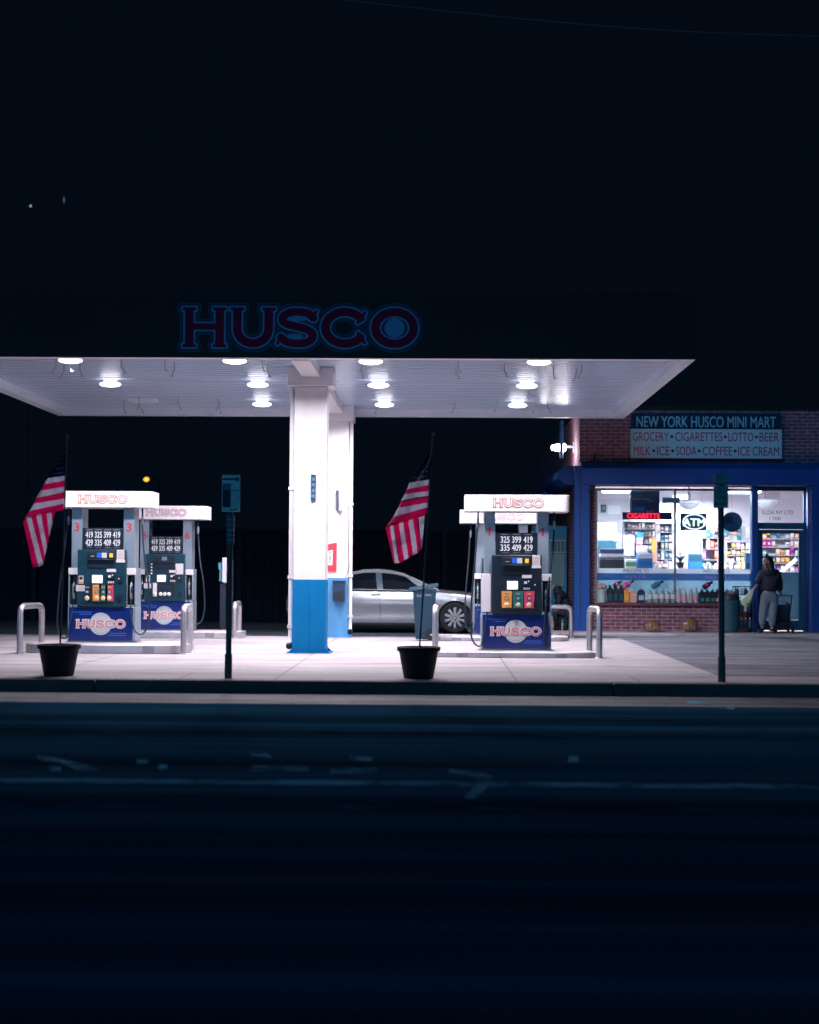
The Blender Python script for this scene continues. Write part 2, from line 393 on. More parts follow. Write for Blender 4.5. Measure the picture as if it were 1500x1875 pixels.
# slab-serif word drawn as a distance field, cut at any outline width
def _seg(P, a, b):
    a = np.array(a); b = np.array(b); d = b - a; t = np.clip(((P - a) @ d) / (d @ d + 1e-12), 0, 1)
    return np.hypot(*(P - (a + t[:, None] * d)).T)
def _poly(P, pts, hw): return np.min([_seg(P, pts[i], pts[i + 1]) for i in range(len(pts) - 1)], axis=0) - hw
def _rect(P, cx, cy, hx, hy):
    q = np.abs(P - np.array((cx, cy))) - np.array((hx, hy))
    return np.hypot(*np.maximum(q, 0).T) + np.minimum(np.maximum(q[:, 0], q[:, 1]), 0)
def _orect(P, a, b, hw):
    a = np.array(a); b = np.array(b); c = (a + b) / 2; d = b - a; L = np.hypot(*d); u = d / L; n = np.array((-u[1], u[0]))
    Q = np.stack([(P - c) @ u, (P - c) @ n], 1)
    return _rect(Q, 0, 0, L / 2, hw)
def _arc(cx, cy, rx, ry, a0, a1, n=28):
    return [(cx + rx * math.cos(R(a0 + (a1 - a0) * i / n)), cy + ry * math.sin(R(a0 + (a1 - a0) * i / n))) for i in range(n + 1)]
def _crom(p, n=6):
    out = []; p = [p[0]] + p + [p[-1]]
    for i in range(1, len(p) - 2):
        a, b, c, d = [np.array(q) for q in p[i - 1:i + 3]]
        for k in range(n):
            t = k / n
            out.append(tuple(0.5 * (2 * b + (c - a) * t + (2 * a - 5 * b + 4 * c - d) * t * t + (3 * b - a - 3 * c + d) * t ** 3)))
    return out + [p[-2]]
WORD_W = 5.66
def word_sdf(res):
    x0, x1, y0, y1 = -0.12, WORD_W + 0.12, -0.12, 1.12
    nx = int((x1 - x0) / res); ny = int((y1 - y0) / res)
    X, Y = np.meshgrid(np.linspace(x0, x1, nx), np.linspace(y0, y1, ny)); P = np.stack([X.ravel(), Y.ravel()], 1)
    D = []
    hw = 0.105
    for cx in (0.165, 0.895):
        D += [_rect(P, cx, 0.5, hw, 0.5), _rect(P, cx, 0.0375, 0.165, 0.0375), _rect(P, cx, 0.9625, 0.165, 0.0375)]
    D.append(_rect(P, 0.53, 0.52, 0.36, 0.08))
    ox = 1.15
    for cx in (0.168, 0.924):
        D += [_rect(P, ox + cx, 0.735, hw, 0.265), _rect(P, ox + cx, 0.9625, 0.165, 0.0375)]
    D.append(_poly(P, _arc(ox + 0.546, 0.475, 0.378, 0.37, 180, 360), hw))
    ox = 2.28
    sp = _crom([(.86, .745), (.74, .855), (.5, .895), (.26, .86), (.125, .735), (.19, .61), (.42, .535), (.66, .475), (.83, .37), (.84, .235), (.70, .13), (.46, .105), (.23, .145), (.09, .255)])
    D += [_poly(P, [(ox + a, b) for a, b in sp], 0.098), _orect(P, (ox + .955, .93), (ox + .80, .665), .035), _orect(P, (ox - .01, .075), (ox + .145, .335), .035)]
    ox = 3.33
    D += [_poly(P, _arc(ox + .575, .5, .47, .395, 38, 322, 40), hw), _orect(P, (ox + 1.07, .90), (ox + .87, .60), .035), _orect(P, (ox + 1.07, .10), (ox + .87, .40), .035)]
    ox = 4.53
    D.append(np.abs(_poly(P, _arc(ox + .565, .5, .46, .395, 0, 360, 64), 0.0)) - hw)
    return X, Y, np.min(D, axis=0).reshape(ny, nx)
SDF = {}
def word_faces(level, res, inner=None):
    """2d polygons of the word grown by level (cap height 1)"""
    if res not in SDF: SDF[res] = word_sdf(res)
    X, Y, V = SDF[res]
    if inner is not None: V = inner(X, Y, V)
    V = V - level; ny, nx = V.shape; polys = []
    for j in range(ny - 1):
        run = None
        for i in range(nx - 1):
            c = [(i, j), (i + 1, j), (i + 1, j + 1), (i, j + 1)]; vals = [V[b, a] for a, b in c]
            ins = [q < 0 for q in vals]
            if all(ins):
                if run is None: run = i
                continue
            if run is not None:
                polys.append([(X[j, run], Y[j, run]), (X[j, i], Y[j, i]), (X[j + 1, i], Y[j + 1, i]), (X[j + 1, run], Y[j + 1, run])]); run = None
            if not any(ins): continue
            pl = []
            for k in range(4):
                a, b = c[k], c[(k + 1) % 4]; va, vb = vals[k], vals[(k + 1) % 4]
                pa = (X[a[1], a[0]], Y[a[1], a[0]]); pb = (X[b[1], b[0]], Y[b[1], b[0]])
                if va < 0: pl.append(pa)
                if (va < 0) != (vb < 0):
                    t = va / (va - vb); pl.append((pa[0] + (pb[0] - pa[0]) * t, pa[1] + (pb[1] - pa[1]) * t))
            if len(pl) > 2: polys.append(pl)
        if run is not None:
            i = nx - 1; polys.append([(X[j, run], Y[j, run]), (X[j, i], Y[j, i]), (X[j + 1, i], Y[j + 1, i]), (X[j + 1, run], Y[j + 1, run])])
    return polys
WF = {}
def put_word(mb, level, res, x, z, y, wid, hei, mi=0, key=None, inner=None):
    k = (level, res, key)
    if k not in WF: WF[k] = word_faces(level, res, inner)
    sx = wid / WORD_W
    for pl in WF[k]:
        mb.add([(x + (a - WORD_W / 2) * sx, y, z + (b - 0.5) * hei) for a, b in pl], [list(range(len(pl)))], mi)
    return mb

def skin_geo(chains, sub=1):
    """grow a smooth limb surface along chains of (x,y,z,r); returns verts, faces"""
    idx = {}; vs = []; rs = []; es = []
    for ch in chains:
        last = None
        for p in ch:
            k = tuple(round(c, 4) for c in p[:3])
            if k not in idx: idx[k] = len(vs); vs.append(p[:3]); rs.append(p[3])
            if last is not None and last != idx[k]: es.append((last, idx[k]))
            last = idx[k]
    me = bpy.data.meshes.new("s"); me.from_pydata(vs, es, [])
    ob = bpy.data.objects.new("s", me); COL.objects.link(ob)
    mo = ob.modifiers.new("k", 'SKIN'); mo.use_smooth_shade = True
    lay = me.skin_vertices[0].data if me.skin_vertices else None
    if lay is None:
        bm = bmesh.new(); bm.from_mesh(me); bm.verts.layers.skin.verify(); bm.to_mesh(me); bm.free(); lay = me.skin_vertices[0].data
    for i, r_ in enumerate(rs):
        lay[i].radius = (r_, r_); lay[i].use_root = (i == 0)
    if sub:
        ss = ob.modifiers.new("u", 'SUBSURF'); ss.levels = sub; ss.render_levels = sub
    dg = bpy.context.evaluated_depsgraph_get(); dg.update()
    m2 = bpy.data.meshes.new_from_object(ob.evaluated_get(dg))
    out = ([v.co.copy() for v in m2.vertices], [list(p.vertices) for p in m2.polygons])
    bpy.data.objects.remove(ob); bpy.data.meshes.remove(me); bpy.data.meshes.remove(m2)
    return out
# ------------------------------------------------------------------ ground, road, kerb
g = MB(); g.box(-400, 400, -60, 900, -0.60, -0.40); struct(g.build("ground", M_yard))
g = MB(); g.box(-120, 120, -25, 20.58, -0.39, -0.150); struct(g.build("road", M_asphalt))
g = MB()
xs = [-60, -24, -18, -12, -7.4, -4.15, 2.1, 8.0, 14.0, 20, 60]
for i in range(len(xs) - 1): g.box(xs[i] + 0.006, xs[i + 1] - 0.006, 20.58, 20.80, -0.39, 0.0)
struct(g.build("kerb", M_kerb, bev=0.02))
g = MB(); g.box(-60, 60, 20.80, 22.10, -0.39, 0.0)
for x in (-8, -5, -3.17, -2.0, 0.95, 2.45, 5.4, 8.4): g.quad((x - .008, 20.82, .003), (x + .008, 20.82, .003), (x + .008, 22.10, .003), (x - .008, 22.10, .003), 1)
struct(g.build("pavement", [M_concrete, M_joint]))
g = MB(); g.box(-16, 3.62, 22.12, 34.3, -0.39, 0.0)
for x in (-11, -8, -5, -2.0, 0.95): g.quad((x - .009, 22.12, .003), (x + .009, 22.12, .003), (x + .009, 34.3, .003), (x - .009, 34.3, .003), 1)
for y in (25.4, 28.6, 31.8): g.quad((-16, y - .012, .0045), (3.62, y - .012, .0045), (3.62, y + .012, .0045), (-16, y + .012, .0045), 1)
struct(g.build("forecourt", [M_concrete, M_joint]))
g = MB(); g.box(3.62, 60, 22.12, 35.6, -0.39, -0.004); struct(g.build("driveway", M_drive))
g = MB(); g.box(-120, -16, 22.12, 120, -0.39, -0.006); g.box(-16, 3.62, 34.32, 120, -0.39, -0.006); g.box(3.62, 60, 52, 120, -0.39, -0.006)
struct(g.build("yard", M_yard))
g = MB(); g.box(2.2, 30, 35.6, 37.2, -0.2, 0.05); struct(g.build("store_pavement", M_island, bev=0.015))
g = MB(); g.box(-120, 120, 18.95, 20.575, -0.30, -0.1462); M_gut = concrete_mat("gutter_lit_concrete", (0.21, 0.21, 0.26), stain=0.6); streaks(M_gut); struct(g.build("gutter_lit_band", M_gut))  # kerbside concrete; its pale width also paints in the canopy lamps' lit band
# painted road markings, worn
def marking(name, polys, m, z=-0.1455):
    mb = MB()
    for pl in polys: mb.add([(p[0], p[1], z) for p in pl], [list(range(len(pl)))])
    return struct(mb.build(name, m))
M_wpaint = worn_paint_mat("worn_road_paint", (0.24, 0.58, 0.80), 0.38, 0.60, 2.2)
M_wpaint2 = worn_paint_mat("faded_road_paint", (0.06, 0.20, 0.31), 0.42, 0.75, 1.5)
marking("lane_marking", [[(-30, 11.93), (30, 11.80), (30, 12.08), (-30, 12.21)]], M_wpaint)
marking("edge_marking", [[(-30, 15.6), (30, 15.5), (30, 15.66), (-30, 15.76)]], M_wpaint2)
marking("centre_marking", [[(-30, 10.75), (30, 10.62), (30, 10.80), (-30, 10.93)]], M_wpaint2)
def pxpoly(pts): return [tuple(gnd(a, b, -0.144)[:2]) for a, b in pts]
marking("arrow_marking", [pxpoly([(825, 1409), (890, 1416), (903, 1424), (900, 1436), (868, 1462), (850, 1461), (872, 1436), (874, 1427), (862, 1421), (820, 1415)])], M_wpaint, -0.1435)
marking("worn_marking", [pxpoly([(68, 1384), (100, 1388), (180, 1404), (176, 1412), (140, 1410), (110, 1396), (70, 1392)]),
                         pxpoly([(90, 1404), (112, 1404), (112, 1412), (90, 1412)]),
                         pxpoly([(460, 1402), (565, 1404), (565, 1412), (460, 1412)]), pxpoly([(455, 1378), (490, 1380), (500, 1388), (460, 1384)]),
                         pxpoly([(605, 1408), (690, 1406), (690, 1416), (605, 1418)]), pxpoly([(640, 1384), (685, 1386), (680, 1394), (640, 1392)]),
                         pxpoly([(250, 1390), (270, 1390), (272, 1398), (250, 1398)]), pxpoly([(290, 1400), (306, 1400), (306, 1408), (290, 1408)]),
                         pxpoly([(1042, 1384), (1060, 1384), (1060, 1396), (1040, 1396)])], M_wpaint, -0.1435)
marking("crack_marking", [pxpoly([(1260, 1284), (1300, 1286), (1300, 1290), (1258, 1288)]), pxpoly([(1310, 1291), (1345, 1296), (1344, 1300), (1308, 1295)])], M_wpaint, -0.1435)

# ------------------------------------------------------------------ canopy
CY0, CY1, CX0, CX1 = 24.97, 34.70, -7.80, 3.74
ZF, ZD, ZT = 4.45, 4.60, 5.42
canopy = thing("canopy", "wide flat white canopy with ribbed ceiling and dark navy fascia over the fuel pumps", "canopy", (-2.05, 29.8, 0))
CO = Vector((-2.05, 29.8, 0))
def off(x, y, z): return (x - CO.x, y - CO.y, z)
mb = MB()   # ribbed ceiling, ribs run left to right
prof = []; y = CY0 + 0.2
while y < CY1 - 0.2 - 0.28:
    prof += [(y, ZD), (y + .195, ZD), (y + .200, ZD + .040), (y + .268, ZD + .040), (y + .272, ZD)]; y += 0.275
prof.append((CY1 - 0.2, ZD))
prof = [(a - CO.y, b) for a, b in prof]
for i in range(len(prof) - 1):
    (a, za), (b, zb) = prof[i], prof[i + 1]
    mb.quad((CX0 + .2 - CO.x, a, za), (CX1 - .2 - CO.x, a, za), (CX1 - .2 - CO.x, b, zb), (CX0 + .2 - CO.x, b, zb))
deck = mb.build("deck", M_deck, canopy, ang=20)
mb = MB(); mb.box(*[CX0 + .2 - CO.x, CX1 - .2 - CO.x, CY0 + .2 - CO.y, CY1 - .2 - CO.y, ZD + .06, ZD + .30]); mb.build("roof_slab", M_fascia, canopy)
M_soffit = mat("soffit_white", (0.66, 0.70, 0.78), 0.4, var=0.05)
def ring(mb, x0, x1, y0, y1, x2, x3, y2, y3, z0, z1):
    o = [(x0, y0), (x1, y0), (x1, y1), (x0, y1)]; i = [(x2, y2), (x3, y2), (x3, y3), (x2, y3)]
    v = [(a - CO.x, b - CO.y, z) for z in (z0, z1) for q in (o, i) for a, b in q]
    fs = []; ms = []
    for k in range(4):
        n = (k + 1) % 4
        mb.add([v[k], v[n], v[8 + n], v[8 + k]], [(0, 1, 2, 3)], 0)                # outer face
        mb.add([v[4 + k], v[12 + k], v[12 + n], v[4 + n]], [(0, 1, 2, 3)], 1)      # inner face
        mb.add([v[k], v[4 + k], v[4 + n], v[n]], [(0, 1, 2, 3)], 1)                # underside lip
        mb.add([v[8 + k], v[8 + n], v[12 + n], v[12 + k]], [(0, 1, 2, 3)], 0)
mb = MB(); ring(mb, CX0, CX1, CY0, CY1, CX0 + .2, CX1 - .2, CY0 + .2, CY1 - .2, ZF, ZT)
fascia = mb.build("fascia", [M_fascia, M_soffit], canopy)
# big lettering on the front fascia
pa, pb = at(334, 636, CY0), at(766, 564, CY0)
lw = pb.x - pa.x; lh = pb.z - pa.z; lcx = (pa.x + pb.x) / 2 - CO.x; lcz = (pa.z + pb.z) / 2; lyy = CY0 - CO.y
def ocounter(X, Y, V):   # inner disc of the O and the pockets of the S stay light
    d1 = np.hypot((X - 5.095) / 0.24, (Y - .5) / 0.24) - 1
    d2 = np.hypot((X - 2.80) / 0.20, (Y - .715) / 0.055) - 1
    d3 = np.hypot((X - 2.70) / 0.20, (Y - .29) / 0.06) - 1
    return np.minimum(np.minimum(d1, d2), d3)
mb = MB()
put_word(mb, 0.100, 0.02, lcx, lyy - .003, lcz, 0, 0) if False else None
def word_layer(level, k, mi, inner=None, key=None):
    put_word(mb, level, 0.02, lcx, lcz, lyy - .003 * k, lw, lh, mi, key, inner)
word_layer(0.115, 1, 2); word_layer(0.100, 2, 0); word_layer(0.040, 3, 1); word_layer(0.0, 4, 3)
word_layer(0.0, 4, 1, ocounter, 'oc')
mb.build("lettering", [M_navy, M_lblue, M_lblue2, M_maroon], fascia)
# beams and columns (parts of the canopy)
mb = MB()
for (y0, y1) in ((CY0 + .2, 27.28), (28.05, 33.68)): mb.box(-2.22 - CO.x, -1.93 - CO.x, y0 - CO.y, y1 - CO.y, 4.435, 4.598)
mb.build("beam", M_white, canopy, bev=0.008)
def column(cx, y0, pipe_side, blue_top, blue_mat):
    y1 = y0 + 0.52; hw = 0.263
    c = MB(); c.box(cx - hw, cx + hw, y0, y1, 1.16, 4.295); c.v = [off(*p) for p in c.v]
    col = c.build("column", M_white, canopy, bev=0.012)
    def sub(name, mb_, m, **k): mb_.v = [off(*p) for p in mb_.v]; return mb_.build(name, m, col, **k)
    c = MB(); c.box(cx - hw - .006, cx + hw + .006, y0 - .006, y1 + .006, 0, blue_top); c.box(cx - .004, cx + .004, y0 - .0095, y0 - .0055, 0.02, blue_top - .01)
    sub("base_cladding", c, blue_mat, bev=0.008)
    c = MB(); c.box(cx - .365, cx + .365, y0 - .10, y1 + .10, 4.295, 4.60); sub("capital", c, M_white, bev=0.01)
    c = MB()
    for s in (-1, 1):
        c.prism([(cx + s * hw, 0.0), (cx + s * (hw + .085), 0.0), (cx + s * hw, 0.085)], y0 - .02, y0 + .01)
        c.prism([(cx + s * hw, 0.0), (cx + s * (hw + .085), 0.0), (cx + s * hw, 0.085)], y1 - .01, y1 + .02)
    c.box(cx - hw - .09, cx + hw + .09, y0 - .07, y1 + .07, 0, .014)
    sub("base_plate", c, blue_mat)
    s = pipe_side; px_ = cx + s * (hw + .045); py_ = y0 + .16
    c = MB(); c.tube([(px_, py_, 4.29), (px_, py_, 3.0), (px_, py_, 1.2), (px_ - s * -.0, py_, .26), (px_ + s * .0, py_ - .03, .18), (px_ + s * .01, py_ - .10, .13)], .040, 12)
    for zz in (1.22, 2.65, .42): c.box(px_ - .052, px_ + .052, py_ - .05, py_ + .05, zz - .025, zz + .025)
    sub("downpipe", c, M_white)
    c = MB(); c.tube([(px_ + s * .01, py_ - .10, .13), (px_ + s * .012, py_ - .145, .10)], [.052, .052], 12); sub("pipe_mouth", c, M_black)
    return col
colf = column(-2.085, 27.40, -1, 1.18, M_blue)
colb = column(-2.075, 33.80, 1, 1.18, mat("column_blue_worn", (0.07, 0.26, 0.50), 0.5, var=0.12, scale=4))
# ceiling lamps: things hanging from the canopy
M_lens = mat("lamp_lens", (0.9, 0.88, 0.9), 0.4, var=0.0, emit=(1.0, 0.95, 0.98), estr=3.5)
M_lensoff = mat("lamp_lens_off", (0.62, 0.64, 0.68), 0.3, var=0.05)
def lamp_lens(mb, r=.182, h=.085, mi=0):
    mb.lathe([(r * math.cos(R(k * 15)) + .001, -.094 + .046 * math.sin(R(k * 15))) for k in range(-6, 7)], n=28, mi=mi)
LAMPS = [(129, 657), (430, 656), (679, 658), (987, 661), (202, 700), (472, 700), (693, 701), (965, 702), (480, 737), (704, 737), (948, 738)]
ROWS = ["front", "front", "front", "front", "middle", "middle", "middle", "middle", "rear", "rear", "rear"]
LBL = ["lit canopy lamp in the front row at the open left end",
       "lit canopy lamp in the front row under the fascia letter U",
       "lit canopy lamp in the front row under the fascia letters C and O",
       "lit canopy lamp in the front row nearest the shop end of the canopy",
       "lit canopy lamp in the middle row above the left pumps",
       "lit canopy lamp in the middle row just left of the column capital",
       "lit canopy lamp in the middle row just right of the column capital",
       "lit canopy lamp in the middle row above the right pumps",
       "lit canopy lamp in the rear row just left of the white column",
       "lit canopy lamp in the rear row just right of the rear column",
       "lit canopy lamp in the rear row nearest the brick shop"]
lens_me = None
for i, (px, py) in enumerate(LAMPS):
    dy = {'f': 25.8, 'm': 29.15, 'r': 32.6}[ROWS[i][0]]
    p = at(px, py, dy); p.z = ZD - 0.002
    t = thing("canopy_lamp", LBL[i], "ceiling lamp", p, 0, "round lamps on the canopy ceiling")
    if lens_me is None:
        b1 = MB(); b1.lathe([(.10, -.055), (.12, -.018), (.15, 0)], n=24); h = b1.build("housing", M_soffit, t)
        b2 = MB(); lamp_lens(b2); l = b2.build("lens", M_lens, t, loc=(0, 0, 0)); lens_me = (h, l)
    else:
        for o in lens_me:
            c = o.copy(); COL.objects.link(c); c.parent = t
    ld = bpy.data.lights.new("canopy_lamp_light", 'AREA'); ld.shape = 'DISK'; ld.size = 0.30; ld.spread = R(160); ld.energy = {'front': 136, 'middle': 95, 'rear': 165}[ROWS[i]]; ld.color = (1.0, 0.925, 0.985)
    lo = bpy.data.objects.new("lamp_light", ld); COL.objects.link(lo); lo.parent = t; lo.location = (0, 0, -.160)
p = at(262, 737, 32.6); p.z = ZD - .002
t = thing("canopy_lamp", "unlit canopy lamp, flat grey panel in the rear row at the open left end", "ceiling lamp", p, 0, "round lamps on the canopy ceiling")
b1 = MB(); b1.box(-.26, .26, -.26, .26, -.05, 0); b1.build("housing", M_soffit, t, bev=.01)
b1 = MB(); b1.box(-.2, .2, -.2, .2, -.07, -.051); b1.build("lens", M_lensoff, t, bev=.01)
# hooks under the ceiling
for (px, py) in [(97, 684), (113, 693), (130, 680), (149, 690), (227, 684), (303, 680), (316, 690), (228, 756), (253, 750), (261, 756), (330, 750), (398, 752), (403, 757), (482, 680), (493, 691), (661, 682), (664, 693), (842, 681), (839, 694), (927, 690), (829, 756), (907, 754), (977, 756), (1007, 756), (1015, 694), (1052, 698), (1061, 692), (688, 757)]:
    Y = (4.36 - CAM_Z) * 3125 / (1041 - py); Y = min(max(Y, CY0 + .35), 34.3); q = at(px, py, Y)
    b1 = MB(); x, z = q.x, q.z; s = random.choice((-1, 1)); r_ = random.uniform(.01, .05)
    b1.tube([(x + s * r_, Y, ZD + .005), (x + s * r_, Y, z + .10), (x, Y, z + .05), (x, Y, z + .01), (x - s * .02, Y, z), (x - s * .035, Y, z + .02)], .009, 6)
    b1.v = [off(*p_) for p_ in b1.v]; b1.build("hook", M_inkgrey, canopy)

# ------------------------------------------------------------------ pump islands and hoops
def island(cx, cy, lx, ly, h, label):
    n = 10; pts = []
    for (sx, a0) in ((1, -90), (-1, 90)):
        for k in range(n + 1):
            a = R(a0 + 180 * k / n); rr = ly / 2
            ca, sa = math.cos(a), math.sin(a)
            ex = math.copysign(abs(ca) ** .6, ca) * rr * .75; ey = math.copysign(abs(sa) ** .6, sa) * rr
            pts.append((sx * (lx / 2 - rr * .75) + ex, ey))
    t = thing("pump_island", label, "pump island", (cx, cy, 0), 0, "raised concrete pump islands")
    b1 = MB(); b1.prism(pts, 0.0, h - .003, 'z'); b1.build("steel_edge", mat("island_steel", (0.50, 0.48, 0.52), 0.42, metal=0.6, var=0.25, scale=3, bump=.15, bscale=8), t, bev=.015)
    b1 = MB(); b1.prism([(x * (1 - .03), y * (1 - .06)) for x, y in pts], h - .06, h, 'z'); b1.build("concrete_top", M_island, t, bev=.01)
    for s in (.28, -.30):
        b1 = MB(); b1.box(lx * s - .09, lx * s + .09, -ly / 2 - .004, -ly / 2 + .05, .0, h - .02)
        b1.build("dent", mat("dented_steel", (0.30, 0.30, 0.34), 0.5, metal=0.5, var=0.35, scale=14), t)
    return t
island(-5.30, 27.55, 2.62, 1.5, .145, "raised concrete island under the pumps numbered 3, front left")
island(1.15, 27.05, 2.62, 1.4, .092, "raised concrete island under the pump numbered 1, front right")
island(-5.20, 33.45, 2.8, 1.2, .128, "raised concrete island under the pump numbered 6, at the rear left")
island(1.15, 33.15, 2.7, 1.2, .085, "raised concrete island under the rear right pump beside the parked car")
def hoop(x, y, w_, h, rz, label, r_=.048):
    pts = [(0, 0, 0)]
    rr = .11
    pts += [(0, 0, h - r_ - rr)] + [(rr - rr * math.cos(R(a)), 0, h - r_ - rr + rr * math.sin(R(a))) for a in (30, 60, 90)]
    pts += [(w_ - rr + rr * math.sin(R(a)), 0, h - r_ - rr + rr * math.cos(R(a))) for a in (0, 30, 60)] + [(w_, 0, h - r_ - rr), (w_, 0, 0)]
    t = thing("guard_hoop", label, "bollard", (x, y, 0), rz, "steel guard hoops at the ends of the pump islands")
    b1 = MB(); b1.tube(pts, r_, 14); b1.build("hoop_tube", M_steel, t)
    b1 = MB(); b1.lathe([(r_ + .03, 0), (r_ + .03, .008), (r_ + .004, .02)], n=14); b1.lathe([(r_ + .03, 0), (r_ + .03, .008), (r_ + .004, .02)], (w_, 0, 0), n=14); b1.build("floor_flange", M_steel, t)
def gp(px, py): q = gnd(px, py); return q
q = gp(36, 1197); hoop(q.x, q.y, .78, .79, R(78), "steel guard hoop at the left end of the front left island beside the flag")
q = gp(336, 1198); hoop(q.x, q.y, .70, .79, R(90), "steel guard hoop standing in front of the pump numbered 6")
q = gp(429, 1169.5); hoop(q.x, q.y, .80, .72, R(90), "steel guard hoop beside the bus stop post at the rear left island")
q = gp(797, 1201); hoop(q.x, q.y, .70, .80, R(90), "steel guard hoop between the wheeled bin and the pump numbered 1")
q = gp(1100, 1206); hoop(q.x - .02, q.y, .72, .80, R(97), "steel guard hoop in front of the shop brickwork, right of the pump numbered 1")
q = gp(1046, 1170); hoop(q.x, q.y, .78, .68, R(180), "broadside steel guard hoop in front of the seated person")

# ------------------------------------------------------------------ pumps
def digits(mb, rows, x0, x1, z0, z1, y, mi):
    nr = len(rows); nc = len(rows[0])
    for r_, row in enumerate(rows):
        for c, s in enumerate(row):
            cw = (x1 - x0) / nc; chh = (z1 - z0) / nr
            put_text(mb, s, x0 + cw * (c + .5), z1 - chh * (r_ + .5), y, cw * .78, chh * .78, mi, bold=.020)
def pump(loc, label, num, rows, style, mirror=False):
    t = thing("fuel_pump", label, "fuel pump", loc, 0, "fuel pumps under the canopy")
    def P(name, mb, m, parent=t, **k): return mb.build(name, m, parent, **k)
    b = MB(); b.box(-.55, .55, 0, .50, .012, .575); cab = P("cabinet", b, M_greysteel, bev=.012)
    b = MB(); b.box(-.585, .585, -.03, .53, 0, .012); P("base_frame", b, M_steel, cab)
    b = MB(); b.box(-.525, .505, -.014, -.0005, .03, .562); fp = P("front_panel", b, M_pblue, bev=.004)
    b = MB(); b.lathe([(.18, .001), (.18, .004)], (-.01, -.0145, .30), n=40, axis='y'); P("emblem", b, M_disc, fp)
    b = MB(); put_word(b, .075, .03, -.01, .30, -.0215, .79, .135, 0); put_word(b, -.012, .03, -.01, .30, -.0240, .79, .135, 1); put_word(b, -.066, .03, -.01, .30, -.0262, .79, .135, 2)
    P("lettering", b, [M_lwhite, M_pink, mat("letter_blush", (0.80, 0.42, 0.44), 0.5, var=.03)], fp)
    b = MB()
    for k in range(5):
        a = R(90 + (k - 2) * 17); b.box(-.01 + .155 * math.cos(a) - .012, -.01 + .155 * math.cos(a) + .012, -.0198, -.0188, .30 + .155 * math.sin(a) - .006, .30 + .155 * math.sin(a) + .006)
        a = R(-90 + (k - 2) * 17); b.box(-.01 + .155 * math.cos(a) - .012, -.01 + .155 * math.cos(a) + .012, -.0198, -.0188, .30 + .155 * math.sin(a) - .006, .30 + .155 * math.sin(a) + .006)
    P("emblem_legend", b, M_inkgrey, fp)
    b = MB()
    for (a, c, z) in ((-.46, -.16, .488), (-.36, -.16, .455), (.14, .40, .150), (.10, .40, .118)): b.box(a, c, -.0172, -.0145, z - .006, z + .006)
    P("stripe", b, M_stripe, fp)
    # pillars with nozzle bays
    for s in (-1, 1):
        plain = style == 'dark' and s < 0
        b = MB(); a0, a1 = sorted((s * .335, s * .505)); b.box(a0, a1, .02, .48, 1.20, 2.172)
        c0, c1 = sorted((s * .395, s * .545))
        b.box(c0, c1, .02 if plain else .16, .48, .575, 1.20)
        if not plain:
            b.box(c0, c1, .0, .16, 1.09, 1.20)
            e0, e1 = sorted((s * .525, s * .545)); b.box(e0, e1, .0, .16, .575, 1.09)
            e0, e1 = sorted((s * .395, s * .408)); b.box(e0, e1, .0, .16, .575, 1.09); b.box(c0, c1, .0, .16, .575, .60)
        pil = P("pillar", b, M_greysteel, bev=.007)
        b = MB(); c2, c3 = sorted((s * .395, s * .547))
        b.box(c2, c3, -.004, .02 if not plain else .018, 1.092 if not plain else .60, 1.20); P("pillar_cover", b, M_pumpwhite, pil, bev=.006)
        b = MB(); nx = s * .42; 
        if num == "1": b.add([(nx + u, .0185, 1.86 + v) for u, v in ((-.022, -.066), (.010, -.066), (.010, .068), (-.008, .068), (-.040, .038), (-.040, .016), (-.022, .026))], [tuple(range(7))])
        elif num: put_text(b, num, nx, 1.86, .0185, None, .135, 0, bold=.03)
        if num: P("number", b, M_red, pil)
        if not plain:
            b = MB(); h0, h1 = sorted((s * .41, s * .523)); b.box(h0, h1, .152, .158, .605, 1.085); P("bay", b, M_dark, pil)
            xx = s * .466
            b = MB()
            b.tube([(xx, .05, .70), (xx, .045, .80), (xx, .05, .90), (xx, .07, .955)], [.022, .026, .028, .02], 8)
            b.tube([(xx, .07, .95), (xx, .10, 1.01), (xx, .13, 1.05)], [.016, .013, .012], 8)
            b.tube([(xx, .02, .92), (xx, -.012, .86), (xx, -.010, .78), (xx, .03, .72)], .008, 6)
            b.box(xx - .026, xx + .026, .03, .075, .84, .92)
            nz = P("nozzle", b, M_alu if style != 'dark' else M_alu)
            b = MB(); b.tube([(xx, .05, .905), (xx, .05, .80)], .031, 8); P("nozzle_grip", b, M_black, nz)
    # console
    cm = M_dark if style == 'dark' else M_teal
    b = MB(); b.box(-.39, .39, -.05, .45, .577, 1.495); con = P("console", b, cm, bev=.012)
    yf = -.052
    b = MB(); b.box(-.225, .205, yf - .012, yf, 1.20, 1.46); b.box(-.225, .205, yf - .05, yf - .001, 1.325, 1.345); P("display_hood", b, M_black if style == 'dark' else M_dark, con, bev=.005)
    b = MB()
    if style != 'plain':
        b.box(-.205, .20, yf - .018, yf - .012, 1.36, 1.45, 0); b.box(-.075, .005, yf - .021, yf - .0185, 1.365, 1.445, 1); b.box(.005, .085, yf - .021, yf - .0185, 1.365, 1.445, 2); b.box(.13, .185, yf - .024, yf - .0185, 1.37, 1.435, 3)
        b.box(-.17, -.12, yf - .021, yf - .0185, 1.385, 1.392, 2)
    else:
        b.box(-.14, -.075, yf - .018, yf - .0005, 1.385, 1.43, 0); b.box(-.06, .04, yf - .016, yf - .0005, 1.37, 1.44, 4)
